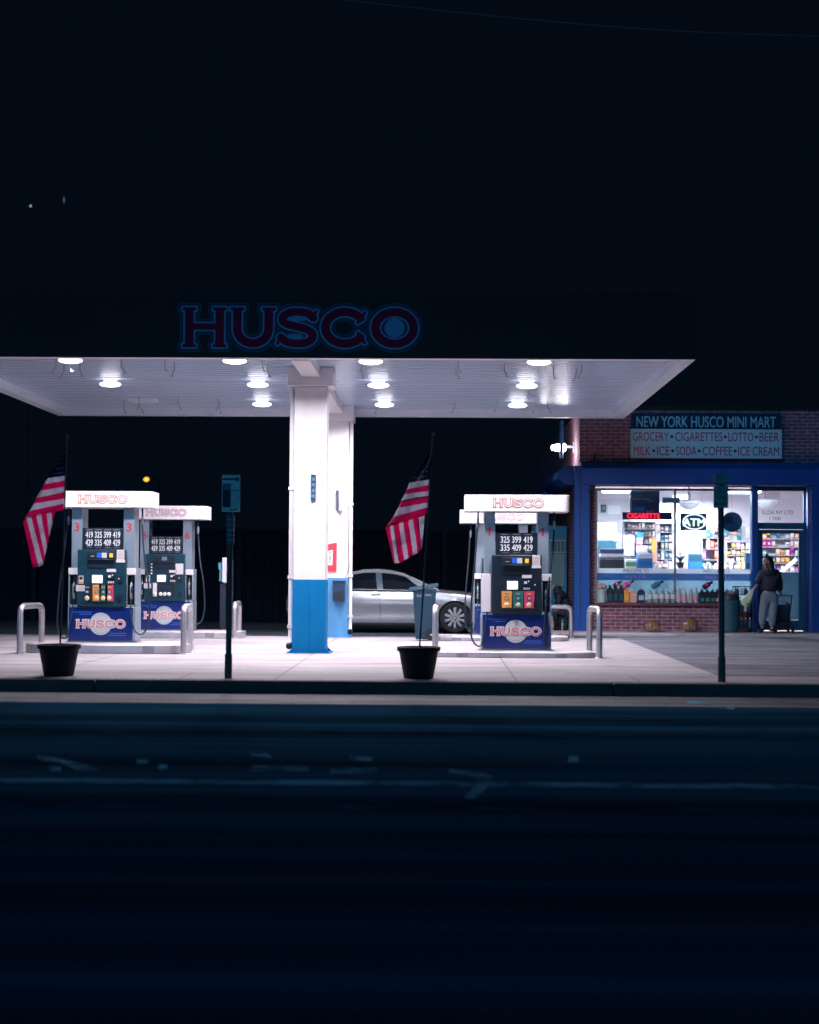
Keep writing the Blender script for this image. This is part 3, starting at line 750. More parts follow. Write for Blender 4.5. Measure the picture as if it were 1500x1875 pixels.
    P("screen", b, [M_ink, mat("screen_blue", (.02, .08, .5), .3, var=0, emit=(.03, .12, .6), estr=.5), mat("screen_white", (.6, .65, .7), .3, var=0.3, scale=60), mat("screen_amber", (.9, .45, .05), .3, var=0, emit=(1, .5, .06), estr=.6), mat("screen_grey", (.16, .24, .30), .4, var=.3, scale=50)], con)
    b = MB(); b.box(-.15, .02, yf - .016, yf - .001, .955, 1.085); P("display", b, M_lcd, con, bev=.028, seg=3)
    STK = [M_paper, M_ink, M_orange, M_inkgrey, mat("ink_rose", (.5, .2, .25), .6, var=.1)]
    b = MB(); b.box(.085, .235, yf - .006, yf - .0005, 1.135, 1.185, 0); P("sticker", b, STK, con); b = MB()
    if style == 'plain': b.box(.21, .36, yf - .006, yf - .0005, 1.10, 1.31, 0)
    else: b.box(.245, .365, yf - .006, yf - .0005, 1.31, 1.495, 0); b.box(.235, .38, yf - .0075, yf - .006, 1.29, 1.33, 0)
    for k in range(6 if style != 'plain' else 0): b.box(.255, .355, yf - .0075, yf - .0062, 1.35 + k * .022, 1.355 + k * .022, 4)
    P("sticker", b, STK, con); b = MB()
    if style != 'dark':
        b.box(-.365, -.29, yf - .006, yf - .0005, .945, 1.075, 0); b.box(-.405, -.265, yf - .008, yf - .0062, .825, .92, 0)
        b.box(-.355, -.30, yf - .0085, yf - .0065, 1.01, 1.06, 1); b.box(-.36, -.295, yf - .0085, yf - .0065, .95, .985, 2)
        for k in range(3): b.box(-.39, -.28, yf - .0095, yf - .0082, .84 + k * .025, .848 + k * .025, 3)
        P("sticker", b, STK, con)
    b = MB(); b.box(.10, .215, yf - .03, yf, 1.02, 1.105, 0); b.box(.115, .16, yf - .034, yf - .0302, 1.045, 1.085, 1); b.lathe([(.013, .03), (.013, .036)], (.185, yf, 1.085), n=12, mi=1, axis='y'); b.box(.10, .21, yf - .012, yf - .0005, .945, 1.0, 0)
    for k in range(4): b.box(.108 + k * .026, .126 + k * .026, yf - .015, yf - .0125, .955, .99, 1)
    P("card_reader", b, [M_black, M_paper], con)
    b = MB(); b.box(.265, .345, yf - .02, yf, .97, 1.06, 0); b.lathe([(.012, .02), (.012, .024)], (.285, yf, 1.03), n=10, mi=1, axis='y'); b.box(.262, .345, yf - .03, yf, .70, .765, 0)
    P("receipt_slot", b, [M_black, M_paper], con)
    # grade buttons
    gx = (-.18, -.055, .03, .115) if style != 'dark' else (-.15, .03, .19)
    if style == 'dark': specs = [(-.155, M_orange), (.022, M_green), (.196, M_magenta)]; bw = .082
    elif style == 'plain': specs = [(-.19, M_paper), (-.075, M_teal), (.005, M_teal), (.085, M_teal)]; bw = .04
    else: specs = [(-.225, M_black), (-.07, M_orange), (.035, M_green), (.135, M_magenta)]; bw = .068
    b = MB(); b.box(-.26 if style != 'dark' else -.25, .20 if style != 'dark' else .29, yf - .010, yf, .66, .93); P("button_panel", b, M_dark, con, bev=.01)
    for i, (x, m) in enumerate(specs):
        bw2 = bw if not (style != 'dark' and i == 0) else .04
        b = MB()
        b.prism([(x - bw2, .93), (x + bw2, .93), (x + bw2 * .9, .665), (x - bw2 * .9, .665)] if style != 'plain' or i == 0 else [(x - .034, .87), (x + .034, .87), (x + .034, .83), (x - .034, .83)], yf - .016, yf - .0105, mi=0)
        if style != 'plain': b.box(x - .032, x + .032, yf - .020, yf - .0165, .795, .84, 1); b.box(x - .022, x + .022, yf - .023, yf - .0205, .80, .832, 2); b.box(x - .03, x + .03, yf - .020, yf - .0165, .875, .90, 3)
        gb = P("grade_label", b, [m, M_ink, mat("price_blue", (.35, .45, .55), .4, var=.1), M_inkgrey if m is not M_magenta else M_orange], con)
        b = MB(); b.lathe([(.036, .011), (.038, .03), (.030, .044), (.012, .048)], (x, yf, .715), n=16, axis='y')
        P("grade_button", b, M_cream if style != 'plain' else M_lwhite, gb)
    if style == 'plain':
        b = MB()
        for k in range(4): b.box(-.375, -.30, yf - .018, yf, 1.09 + k * .068, 1.135 + k * .068, 0); b.box(-.275, -.245, yf - .012, yf, 1.10 + k * .06, 1.13 + k * .06, 1)
        P("payment_logo", b, [M_dark, M_lwhite], con, bev=.004)
    # price board
    b = MB(); b.box(-.325, .325, .03, .13, 1.497, 1.845); b.box(-.30, .30, .024, .03, 1.505, 1.515); pbd = P("price_board", b, M_dark, bev=.006)
    b = MB(); x0 = -.295 if len(rows[0]) == 4 else -.27; digits(b, rows, x0, -x0, 1.545, 1.80, .0275, 0)
    for c in range(len(rows[0])):
        cw = -2 * x0 / len(rows[0]); b.box(x0 + cw * (c + .15), x0 + cw * (c + .85), .0265, .0285, 1.812, 1.822, 1); b.box(x0 + cw * (c + .2), x0 + cw * (c + .8), .0265, .0285, 1.53, 1.536, 1)
    P("price_digits", b, [mat("digit_white", (.80, .80, .82), .5, var=.02), M_inkgrey], pbd)
    # valance
    b = MB(); o = [(-.82, -.12), (.82, -.12), (.82, .62), (-.82, .62)]
    def rc(x, y, sx, sy, r_): return [(x + sx * r_ * (math.cos(a) - 1), y + sy * r_ * (math.sin(a) - 1)) for a in [R(k * 15) for k in range(7)]]
    pl = list(reversed(rc(-.82, -.12, -1, -1, .09))) [::-1] + rc(.82, -.12, 1, -1, .09)[::-1] + rc(.82, .62, 1, 1, .09) + rc(-.82, .62, -1, 1, .09)[::-1]
    b.prism(pl, 2.173, 2.435, 'z'); val = P("valance", b, mat("valance_white", (.84, .80, .82), .35, var=.03), bev=.006)
    b = MB(); put_word(b, .07, .03, .02, 2.305, -.1222, .79, .138, 0); put_word(b, .018, .03, .02, 2.305, -.1240, .79, .138, 1); put_word(b, -.050, .03, .02, 2.305, -.1255, .79, .138, 2)
    P("lettering", b, [mat("letter_shadow", (.52, .48, .56), .5, var=.02), M_copper if style != 'plain' else mat("letter_dull_rose", (.55, .25, .32), .5, var=.05), M_lwhite], val)
    # hoses from the top to the nozzles
    for s in (-1, 1):
        if s > 0: path = [(.60, .22, 2.18), (.605, .22, 2.02), (.61, .20, 1.85), (.66, .12, 1.4), (.74, .05, .95), (.775, .02, .55), (.76, -.02, .30), (.70, -.04, .17), (.62, -.06, .14), (.54, -.06, .22), (.49, -.04, .38), (.467, .0, .55), (.466, .04, .70)]
        else: path = [(-.60, .22, 2.18), (-.605, .22, 2.02), (-.62, .20, 1.85), (-.65, .12, 1.4), (-.69, .05, .95), (-.715, .02, .50), (-.71, -.02, .26), (-.67, -.04, .13), (-.60, -.06, .07), (-.54, -.07, .10), (-.50, -.06, .30), (-.467, .0, .55), (-.466, .04, .70)]
        if mirror and s > 0: path = [(.60, .22, 2.18), (.60, .22, 2.0), (.58, .16, 1.6), (.53, .02, 1.2), (.47, -.06, .85), (.44, -.09, .45), (.43, -.09, .2), (.46, -.10, .06), (.50, -.10, .05), (.52, -.09, .2), (.50, -.04, .45), (.47, .02, .66)]
        cp = _crom([Vector(p_) for p_ in path], 5) if False else path
        fine = []
        for i in range(len(cp) - 1):
            a, c = Vector(cp[max(i - 1, 0)]), Vector(cp[i]); d, e = Vector(cp[i + 1]), Vector(cp[min(i + 2, len(cp) - 1)])
            for k in range(4):
                u = k / 4; fine.append(.5 * (2 * c + (d - a) * u + (2 * a - 5 * c + 4 * d - e) * u * u + (3 * c - a - 3 * d + e) * u ** 3))
        fine.append(Vector(cp[-1]))
        b = MB(); b.tube(fine, .0145, 8); hs = P("hose", b, M_hose)
        b = MB(); x = s * .604
        b.tube([(x, .22, 2.04), (x, .22, 1.98), (x, .215, 1.94), (x, .21, 1.90)], [.020, .027, .022, .018], 10); P("breakaway", b, M_alu, hs)
    return t
R4 = [["419", "325", "399", "419"], ["429", "335", "409", "429"]]
R3 = [["325", "399", "419"], ["335", "409", "429"]]
q3 = at(185.5, 1176, 27.45); pump((q3.x, 27.45, .147), "white fuel pump marked 3 with coloured grade buttons, behind the left flag", "3", R4, 'colour')
q6 = at(309, 1153, 33.8); pump((q6.x, 33.30, .130), "white fuel pump marked 6 with a teal console and plain white buttons", "6", R4, 'plain')
q1 = at(945.5, 1191, 26.8); pump((q1.x, 26.8, .094), "white fuel pump marked 1 with a dark console and three prices", "1", R3, 'dark', mirror=True)
q4 = at(918.5, 1166, 33.3); pump((q4.x, 33.3, .087), "white fuel pump mostly hidden behind the pump marked 1", "", R4, 'plain')
# ------------------------------------------------------------------ things on the columns
b = MB(); a = at(570, 869, 27.39); c = at(578, 917, 27.39); a.x, c.x = a.x, c.x
b.box(a.x, c.x, 27.365, 27.396, c.z, a.z, 0)
for k in range(4): b.box(a.x + .012, c.x - .012, 27.361, 27.365, c.z + .05 + k * .09, c.z + .10 + k * .09, 1)
b.tube([(a.x + .02, 27.37, a.z), (a.x - .02, 27.36, a.z + .03)], .006, 6, 1)
tag(b.build("thermometer_strip", [mat("strip_dark", (.02, .05, .09), .4, var=.2), mat("strip_blue", (.08, .2, .3), .4, var=.2)], bev=.004), "narrow dark blue strip sign on the front white column", "sign")
b = MB(); a = at(616, 898, 33.78); c = at(621, 935, 33.78); e = at(628, 935, 33.78)
b.box(a.x, c.x, 33.60, 33.796, c.z, a.z, 0); b.box(c.x + .001, e.x, 33.66, 33.796, c.z, a.z, 1)
for k in range(9): b.box(c.x + .01, c.x + .035, 33.657, 33.6598, c.z + .04 + k * .038, c.z + .055 + k * .038, 2)
tag(b.build("column_notice", [mat("notice_dark", (.05, .06, .09), .5, var=.2), M_paper, M_inkgrey], bev=.003), "small notice board standing off the rear white column", "sign")
ft = thing("fire_sign", "red fire extinguisher sign with white vertical lettering on the rear column", "sign", at(607, 1020, 33.79))
def rel(t, mb): mb.v = [tuple(Vector(v) - t.location) for v in mb.v]; return mb
a0, a1, a2, a3 = at(596, 1046, 33.788), at(616, 1047, 33.788), at(617, 993, 33.788), at(596, 998, 33.788)
b = MB(); n = Vector((0, -.012, 0)); b.add([a0, a1, a2, a3, a0 + n, a1 + n, a2 + n, a3 + n], [(3, 2, 1, 0), (4, 5, 6, 7), (0, 1, 5, 4), (1, 2, 6, 5), (2, 3, 7, 6), (3, 0, 4, 7)])
rel(ft, b).build("plate", M_red, ft)
b = MB(); u0, u1, u2, u3 = at(600.5, 1035, 33.772), at(608.5, 1035, 33.772), at(609.5, 1007, 33.772), at(600.5, 1009, 33.772)
b.add([u0, u1, u2, u3], [(0, 1, 2, 3)], 0); put_text(b, "FIRE", (u0.x + u1.x) / 2, (u0.z + u3.z) / 2, 33.769, .23, .055, 1, vertical=True)
rel(ft, b).build("lettering", [M_lwhite, M_ink], ft)
sq = thing("squeegee_bucket", "dark blue squeegee bucket hung on the blue base of the rear column", "bucket", at(620, 1101, 33.7))
a = at(609, 1101, 33.55); c = at(631, 1065, 33.55)
b = MB(); b.box(a.x, c.x, 33.55, 33.79, a.z, c.z, 0); b.box(a.x + .012, c.x - .012, 33.543, 33.55, a.z + .03, a.z + .20, 1); b.box(a.x - .01, c.x + .01, 33.535, 33.793, c.z + .001, c.z + .018, 0)
rel(sq, b).build("tub", [mat("bucket_navy", (.012, .03, .08), .4, var=.15), M_dark], sq, bev=.008)
b = MB(); b.tube([at(629, 1068, 33.66), at(641, 1033, 33.64)], .009, 8)
tag(b.build("squeegee", M_inkgrey), "thin squeegee handle leaning out of the dark blue bucket", "squeegee")

# ------------------------------------------------------------------ flags in pots
def pot(px, label):
    q = at(px, 1241, 21.28)
    t = thing("planter_pot", label, "plant pot", (q.x, 21.28, 0), 0, "black pots holding flags on the pavement")
    b = MB(); b.lathe([(.175, 0), (.185, .01), (.245, .335), (.268, .338), (.272, .39), (.255, .392), (.240, .34)], n=32, cap=False); b.lathe([(0.001, .004), (.175, .004)], n=32, cap=False); b.build("pot_shell", M_pot, t)
    b = MB(); b.lathe([(.001, .345), (.12, .35), (.243, .335)], n=24, cap=False); b.build("soil", M_soil, t)
    return t
pot(107.5, "black plastic pot with the flag left of the pump marked 3"); pot(766.5, "black plastic pot with the flag in front of the silver car")
def flag(label, p0, p1, apex, right, left, top, bot, colsA, colsB, Y=21.28):
    a, c = at(*p0, Y), at(*p1, Y)
    t = thing("flag", label, "flag", (a.x, Y, a.z), 0, "stars and stripes flags on thin poles")
    b = MB(); b.tube([a, a.lerp(c, .5), c], [.012, .011, .009], 8); b.lathe([(.004, 0), (.016, .012), (.012, .03), (.002, .04)], c, n=10); rel(t, b).build("pole", M_post, t)
    b = MB(); NS = 12; amp = .05 if p0[0] < 400 else .065; fq = 5.2 if p0[0] < 400 else 7.4
    mats = {'n': 0, 'r': 1, 'w': 2}
    def strip(A0, A1, B0, B1, mi, ph, swing, yb, rows=3):   # A: pole side / top, B: outer side / bottom
        vs = []
        for j in range(rows + 1):
            for i in range(NS + 1):
                s = i / NS; v = j / rows
                pt = (A0[0] * (1 - s) + B0[0] * s) * (1 - v) + (A1[0] * (1 - s) + B1[0] * s) * v
                py = (A0[1] * (1 - s) + B0[1] * s) * (1 - v) + (A1[1] * (1 - s) + B1[1] * s) * v
                dy = yb + swing * s + (amp * math.sin(s * fq + (pt * .06)) + .018 * math.sin(s * 17 + py * .09)) * min(1, s * 2)
                q = at(pt, py, Y + dy); vs.append(q)
        fs = [(j * (NS + 1) + i, j * (NS + 1) + i + 1, (j + 1) * (NS + 1) + i + 1, (j + 1) * (NS + 1) + i) for j in range(rows) for i in range(NS)]
        b.add(vs, fs, mi)
    for k in range(len(colsA)): strip(right[k], right[k + 1], left[k], left[k + 1], mats[colsA[k]], k, .16, 0, rows=3 if k else 6)
    for k in range(len(colsB)): strip(top[k], top[k + 1], bot[k], bot[k + 1], mats[colsB[k]], k, -.05, .13, rows=3)
    stars = []
    o = rel(t, b).build("cloth", [M_flagnavy, M_flagred, M_flagwhite], t, ang=60)
    bm = bmesh.new(); bm.from_mesh(o.data); bmesh.ops.remove_doubles(bm, verts=bm.verts, dist=.0008); bm.to_mesh(o.data); bm.free()
    o.data.polygons.foreach_set("use_smooth", [True] * len(o.data.polygons))
    so_ = o.modifiers.new("thick", 'SOLIDIFY'); so_.thickness = .003
    b = MB()   # stars sewn on the canton
    rr, ll = right[0], left[0]
    for j in range(4):
        for i in range(1 + j):
            v = .28 + .19 * j; s = .12 + .76 * (i + .5) / (j + 1)
            px = (right[0][0] * (1 - s) + left[0][0] * s) * (1 - v) + (right[1][0] * (1 - s) + left[1][0] * s) * v
            py = (right[0][1] * (1 - s) + left[0][1] * s) * (1 - v) + (right[1][1] * (1 - s) + left[1][1] * s) * v
            dy = .16 * s + (amp * math.sin(s * fq + (px * .06)) + .018 * math.sin(s * 17 + py * .09)) * min(1, s * 2)
            q = at(px, py, Y + dy - .006)
            pts = [(q.x + (.014 if k % 2 == 0 else .006) * math.sin(R(36 * k)), q.y, q.z + (.014 if k % 2 == 0 else .006) * math.cos(R(36 * k))) for k in range(10)]
            b.add(pts, [list(range(10))])
    rel(t, b).build("star", M_flagwhite, o)
    return t
flag("stars and stripes flag on a thin pole left of the pump marked 3", (110, 1190), (122.5, 800), None,
     [(121.5, 829), (119, 871), (118.5, 880), (118, 891), (117.5, 901), (117, 913), (116.5, 922), (116, 934)],
     [(119, 827), (88, 875), (80, 887), (75, 898), (66, 912), (62, 922), (54, 936), (44, 948)],
     [(42, 956), (48, 947), (57, 945), (66, 943), (75, 941), (85, 939), (94, 937), (101, 935)],
     [(60, 1040), (71, 1038), (79.5, 1033), (82, 1018), (86, 1000), (90, 982), (96, 958), (101, 937)], "nwrwrwr", "rwrwrwr")
flag("stars and stripes flag with bright pink stripes in front of the silver car", (768, 1190), (793.5, 798), None,
     [(791.5, 832), (786, 878), (785.5, 888), (785, 899), (784.5, 909), (783.5, 920), (782.5, 929), (780, 943)],
     [(786, 830), (750, 884), (745, 896), (741, 905), (734, 919), (729, 930), (720, 947), (706, 966)],
     [(706, 967), (713, 959), (721, 957), (730, 955), (738, 953), (747.5, 951), (756, 948), (766, 946), (778, 943)],
     [(722, 1032), (723.5, 1031.5), (732, 1031), (740, 1026), (748, 1022), (756.5, 1017), (765.5, 1012), (772, 1006), (774.5, 985)], "nwrwrwr", "rwrwrwrw")

# ------------------------------------------------------------------ sign posts on the pavement
def post(px_base, px_top, py_top, rad, sleeve, label, cat):
    Y = 21.0; q = at(px_base, 1245, Y)
    p0 = Vector((q.x, Y, 0)); p1 = at(px_top, py_top, Y)
    t = thing("sign_post", label, cat, p0)
    u = p1 - p0
    b = MB(); b.tube([(0, 0, 0), tuple(u)], rad, 12)
    b.build("pole", M_post, t)
    b = MB(); b.tube([(0, 0, 0), tuple(u * .12)], rad + .010, 12); b.build("foot_sleeve", M_post, t)
    return t, p0, p1, Y
t, p0, p1, Y = post(418, 422.5, 872, .036, True, "bus stop post with a pale route panel, left of the front column", "sign post")
a = at(414.5, 997, Y - .045); c = at(428.5, 944, Y - .045)
b = MB(); b.tube([((a.x + c.x) / 2, Y, a.z), ((a.x + c.x) / 2, Y, c.z)], .047, 14)
for k in range(5): zz = a.z + (c.z - a.z) * (.12 + .18 * k); b.tube([((a.x + c.x) / 2, Y, zz), ((a.x + c.x) / 2, Y, zz + .018)], .0485, 14, 1)
rel(t, b).build("timetable_sleeve", [mat("sleeve_blue", (.03, .10, .19), .4, var=.3, scale=18), M_plate2], t)
a = at(406, 937, Y - .06); c = at(440, 869.5, Y - .06)
b = MB(); hw_, hh_ = (c.x - a.x) / 2, (c.z - a.z) / 2; cx_, cz_ = (a.x + c.x) / 2, (a.z + c.z) / 2
b.box(a.x, c.x, Y - .065, Y - .04, a.z, c.z); pl = rel(t, b).build("panel", M_plate, t, bev=.012)
b = MB(); yy = Y - .0665
b.box(a.x + .010, a.x + .112, yy - .001, yy, a.z + .055, c.z - .11, 0); b.box(a.x + .01, c.x - .01, yy - .001, yy, c.z - .065, c.z - .042, 0); b.box(c.x - .055, c.x - .012, yy - .002, yy - .001, c.z - .075, c.z - .035, 0)
b.box(a.x + .12, c.x - .015, yy - .001, yy, c.z - .196, c.z - .188, 0); b.box(a.x + .10, c.x - .02, yy - .001, yy, a.z + .02, a.z + .032, 0)
put_text(b, "S66", a.x + .061, c.z - .15, yy - .0025, .088, .075, 1)
for k in range(9):
    for j in range(3): b.box(a.x + .125 + j * .033, a.x + .125 + j * .033 + .02, yy - .001, yy, a.z + .07 + k * .022, a.z + .076 + k * .022, 2)
rel(t, b).build("route_print", [M_navy, mat("print_blue", (.18, .35, .48), .5, var=.1), mat("print_grey", (.22, .32, .38), .5, var=.1)], pl)
t, p0, p1, Y = post(1322, 1320, 868, .037, False, "dark post with a no parking sign standing before the shop window", "sign post")
a = at(1307, 930, Y - .06); c = at(1334, 890, Y - .06); d = at(1307.5, 888, Y - .06); e = at(1333.5, 867, Y - .06)
b = MB(); b.box(a.x, c.x, Y - .062, Y - .042, a.z, c.z); p_ = rel(t, b).build("lower_plate", M_plate2, t, bev=.010)
b = MB(); xx = (a.x + c.x) / 2; put_text(b, "ANY", xx, c.z - .07, Y - .0635, .10, .05); put_text(b, "TIME", xx, c.z - .145, Y - .0635, .12, .05); b.box(xx - .055, xx + .06, Y - .0645, Y - .0635, a.z + .045, a.z + .055); b.add([(xx - .085, Y - .0635, a.z + .05), (xx - .05, Y - .0635, a.z + .03), (xx - .05, Y - .0635, a.z + .07)], [(0, 1, 2)])
rel(t, b).build("legend", M_ink, p_)
b = MB(); b.box(d.x, e.x, Y - .062, Y - .042, d.z + .001, e.z); p_ = rel(t, b).build("upper_plate", M_plate2, t, bev=.010)
b = MB(); put_text(b, "NO", xx, e.z - .045, Y - .0635, .09, .06); put_text(b, "PARKING", xx, d.z + .022, Y - .0635, .145, .026); rel(t, b).build("legend", M_ink, p_)

# ------------------------------------------------------------------ silver sedan (x forward, -y faces the camera)
def car(loc, label):
    t = thing("parked_car", label, "car", loc)
    xs = [2.28, 2.24, 2.12, 1.95, 1.7, 1.4, 1.05, .7, .2, -.3, -.8, -1.2, -1.6, -1.9, -2.08, -2.2, -2.26]
    top = [.56, .66, .74, .80, .85, .885, .915, .92, .92, .925, .935, .95, .975, .995, .985, .93, .77]
    wid = [.55, .68, .79, .86, .895, .91, .915, .915, .915, .915, .915, .915, .91, .885, .84, .76, .66]
    bot = [.36, .26, .22, .2, .19, .18, .18, .18, .18, .18, .18, .18, .19, .22, .27, .34, .46]
    secs = []
    for x, h, w_, z0 in zip(xs, top, wid, bot):
        s = h - z0
        half = [(0, h + .015), (.55 * w_, h + .012), (.86 * w_, h - .008), (.955 * w_, h - .05), (.985 * w_, h - .13), (.998 * w_, z0 + s * .70), (w_, z0 + s * .62), (.978 * w_, z0 + s * .52), (.938 * w_, z0 + s * .36), (.934 * w_, z0 + s * .23), (.985 * w_, z0 + s * .15), (.97 * w_, z0 + s * .06), (.90 * w_, z0), (0, z0)]
        ring_ = [(x, -a, z) for a, z in half] + [(x, a, z) for a, z in half[-2:0:-1]]
        secs.append(ring_)
    b = MB(); b.loft(secs); body = b.build("body", M_silver, t, ang=40)
    cut = MB()
    for wx in (1.36, -1.34): cut.lathe([(.365, -1.2), (.365, 1.2)], (wx, 0, .335), n=40, axis='y')
    co = cut.build("wheel_cut", M_tyre, t)
    bo = body.modifiers.new("arch", 'BOOLEAN'); bo.object = co; bo.operation = 'DIFFERENCE'; bo.solver = 'EXACT'
    dg = bpy.context.evaluated_depsgraph_get(); dg.update()
    me = bpy.data.meshes.new_from_object(body.evaluated_get(dg)); body.modifiers.clear(); body.data = me
    me.materials.clear(); me.materials.append(M_silver)
    me.polygons.foreach_set("use_smooth", [True] * len(me.polygons)); me.set_sharp_from_angle(angle=R(32))
    bpy.data.objects.remove(co)
    # greenhouse
    gx = [1.02, .86, .68, .47, .26, 0, -.3, -.6, -.88, -1.2, -1.5, -1.75]
    gz = [.925, .985, 1.07, 1.17, 1.255, 1.315, 1.34, 1.33, 1.275, 1.17, 1.06, .99]
    def belt(x): return float(np.interp(x, xs[::-1], top[::-1])) - .012
    def side(x, v):   # v 0 belt .. 1 roof edge
        zr = float(np.interp(x, gx[::-1], gz[::-1])); zb = min(belt(x), zr - .002); k = (zr - zb) / .42
        wb = .865 - .05 * max(0, (abs(x + .25) - 1.0)) ** 2; wr = wb - .24 * k
        return (wb + (wr - wb) * (v ** 1.15), zb + (zr - zb) * v, zr, k)
    secs = []
    for x in gx:
        pts = [side(x, v) for v in (0, .35, .7, .92, 1.0)]
        half = [(p_[0], p_[1]) for p_ in pts]; zr = pts[0][2]; kk = pts[0][3]
        half += [(half[-1][0] * .55, zr + .028 * kk), (0, zr + .038 * kk)]
        secs.append([(x, -a, z) for a, z in half] + [(x, a, z) for a, z in half[-2::-1]])
    b = MB(); b.loft(secs); b.build("roof", M_silver, t, ang=50)
    def pane(name, x0f, x1f, v0, v1, m, n=10, k=4, o=.006):
        for s in (-1, 1):
            bb = MB(); vs = []
            for j in range(k + 1):
                v = v0 + (v1 - v0) * j / k
                for i in range(n + 1):
                    x = x0f(v) + (x1f(v) - x0f(v)) * i / n
                    w_, z, _, _ = side(x, v); vs.append((x, s * (w_ + o), z))
            bb.add(vs, [(j * (n + 1) + i, j * (n + 1) + i + 1, (j + 1) * (n + 1) + i + 1, (j + 1) * (n + 1) + i) for j in range(k) for i in range(n)])
            bb.build(name, m, t)
    pane("front_window", lambda v: -.17 - .05 * v, lambda v: .86 - .62 * v, .03, .88, M_cglass)
    pane("rear_window", lambda v: -1.20 + .18 * v, lambda v: -.30 - .05 * v, .03, .88, M_cglass)
    pane("door_pillar", lambda v: -.30 - .05 * v, lambda v: -.17 - .05 * v, .03, .88, mat("pillar_trim", (.05, .09, .13), .3, var=.05), n=2)
    def glass(name, xa, xb, n=8):
        bb = MB(); vs = []
        for i in range(n + 1):
            x = xa + (xb - xa) * i / n; p_ = side(x, 1.0); w_, zr, kk = p_[0] * .93, p_[2], p_[3]
            for u in (-1, -.55, 0, .55, 1): vs.append((x, w_ * u, zr + (.034 * (1 - abs(u) ** 2) * kk) + .008))
        bb.add(vs, [(i * 5 + j, i * 5 + j + 1, (i + 1) * 5 + j + 1, (i + 1) * 5 + j) for i in range(n) for j in range(4)])
        bb.build(name, M_cglass, t)
    glass("windscreen", .97, .30); glass("rear_screen", -.98, -1.60)
    bb = MB()
    for s in (-1, 1):
        bb.tube([(x, s * (side(x, 1.0)[0] + .004), side(x, 1.0)[1] + .002) for x in (.99, .86, .68, .47, .26, 0, -.3, -.6, -.88, -1.2, -1.5)], .012, 6)
        bb.tube([(x, s * (side(x, .02)[0] + .010), side(x, .02)[1]) for x in (.92, .5, 0, -.5, -1.1)], .008, 6)
    bb.build("window_trim", M_alu, t)
    for s in (-1, 1):
        bb = MB(); bb.loft([[(.80 + dx, s * (.93 + dw), .965 + hz) for dw, hz in ((0, -.045 * f), (.17 * f, -.05 * f), (.19 * f, .03 * f), (.10 * f, .065 * f), (0, .05 * f))] for dx, f in ((-.07, .85), (0, 1), (.09, .55))]); bb.box(.78, .84, s * .87 - .02, s * .87 + .06 if s > 0 else s * .87 + .02, .93, .965)
        bb.build("mirror", M_silver, t, bev=.015)
        for x in (-.33, -1.22):
            bb = MB(); bb.tube([(x - .10, s * .905, .825), (x - .08, s * .935, .827), (x + .08, s * .935, .827), (x + .10, s * .905, .825)], .013, 6); bb.build("door_handle", M_silver, t)
        bb = MB()
        for x, z0 in ((-.24, .22), (.92, .34)):
            bb.tube([(x, s * .9175, .90), (x - .01, s * .916, .70), (x + .01, s * .890, .45), (x + .02, s * .900, z0)], .0045, 5)
        bb.build("door_seam", M_black, t)
        bb = MB(); bb.loft([[(2.17, s * (.55 + .1 * k), .66 + .06 * m_) for k, m_ in ((0, 0), (1.9, .1), (1.9, 1.3), (0, 1.1))], [(1.86, s * (.72 + .1 * k), .72 + .06 * m_) for k, m_ in ((0, 0), (1.67, .6), (1.60, 1.5), (0, 1.5))]]); bb.build("headlight", mat("headlight_glass", (.55, .6, .65), .1, var=.05, coat=.5), t)
        bb = MB(); bb.box(-1.0, 1.0, s * .885 - .012, s * .885 + .012, .185, .225); bb.build("sill_trim", M_black, t)
    for wx in (1.36, -1.34):
        for s in (-1, 1):
            bb = MB(); W = s * .80
            prof = [(.23, .10), (.30, .105), (.325, .09), (.333, .05), (.333, -.05), (.325, -.09), (.30, -.105), (.23, -.10)]
            bb.lathe([(a, h) for a, h in prof], (wx, W, .334), n=36, axis='y', cap=False); wh = bb.build("wheel", M_tyre, t)
            bb = MB(); f = -s   # outer side
            bb.lathe([(.235, -s * -.085), (.222, -s * -.098), (.215, -s * -.06)], (wx, W, .334), n=36, axis='y', cap=False)
            for k in range(10):
                a = 2 * math.pi * (k + .5) / 10; ca, sa = math.cos(a), math.sin(a)
                p_ = [(r_ * ca - q_ * sa, r_ * sa + q_ * ca) for r_, q_ in ((.03, -.020), (.219, -.032), (.219, .032), (.03, .020))]
                o1, o2 = W + s * .075, W + s * .090
                bb.prism([(wx + u, .334 + v) for u, v in p_], min(o1, o2), max(o1, o2))
            bb.lathe([(.05, s * .0), (.05, s * .02), (.02, s * .03)], (wx, W + s * .080 - 0, .334), n=16, axis='y')
            bb.build("rim", M_rim, wh)
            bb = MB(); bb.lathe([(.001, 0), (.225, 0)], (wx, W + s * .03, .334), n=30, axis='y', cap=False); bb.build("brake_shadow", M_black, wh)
    return t
qc = at(833, 1157, 36.4)
car((qc.x - 1.36, 37.3, -.004), "silver four door sedan parked behind the white columns")

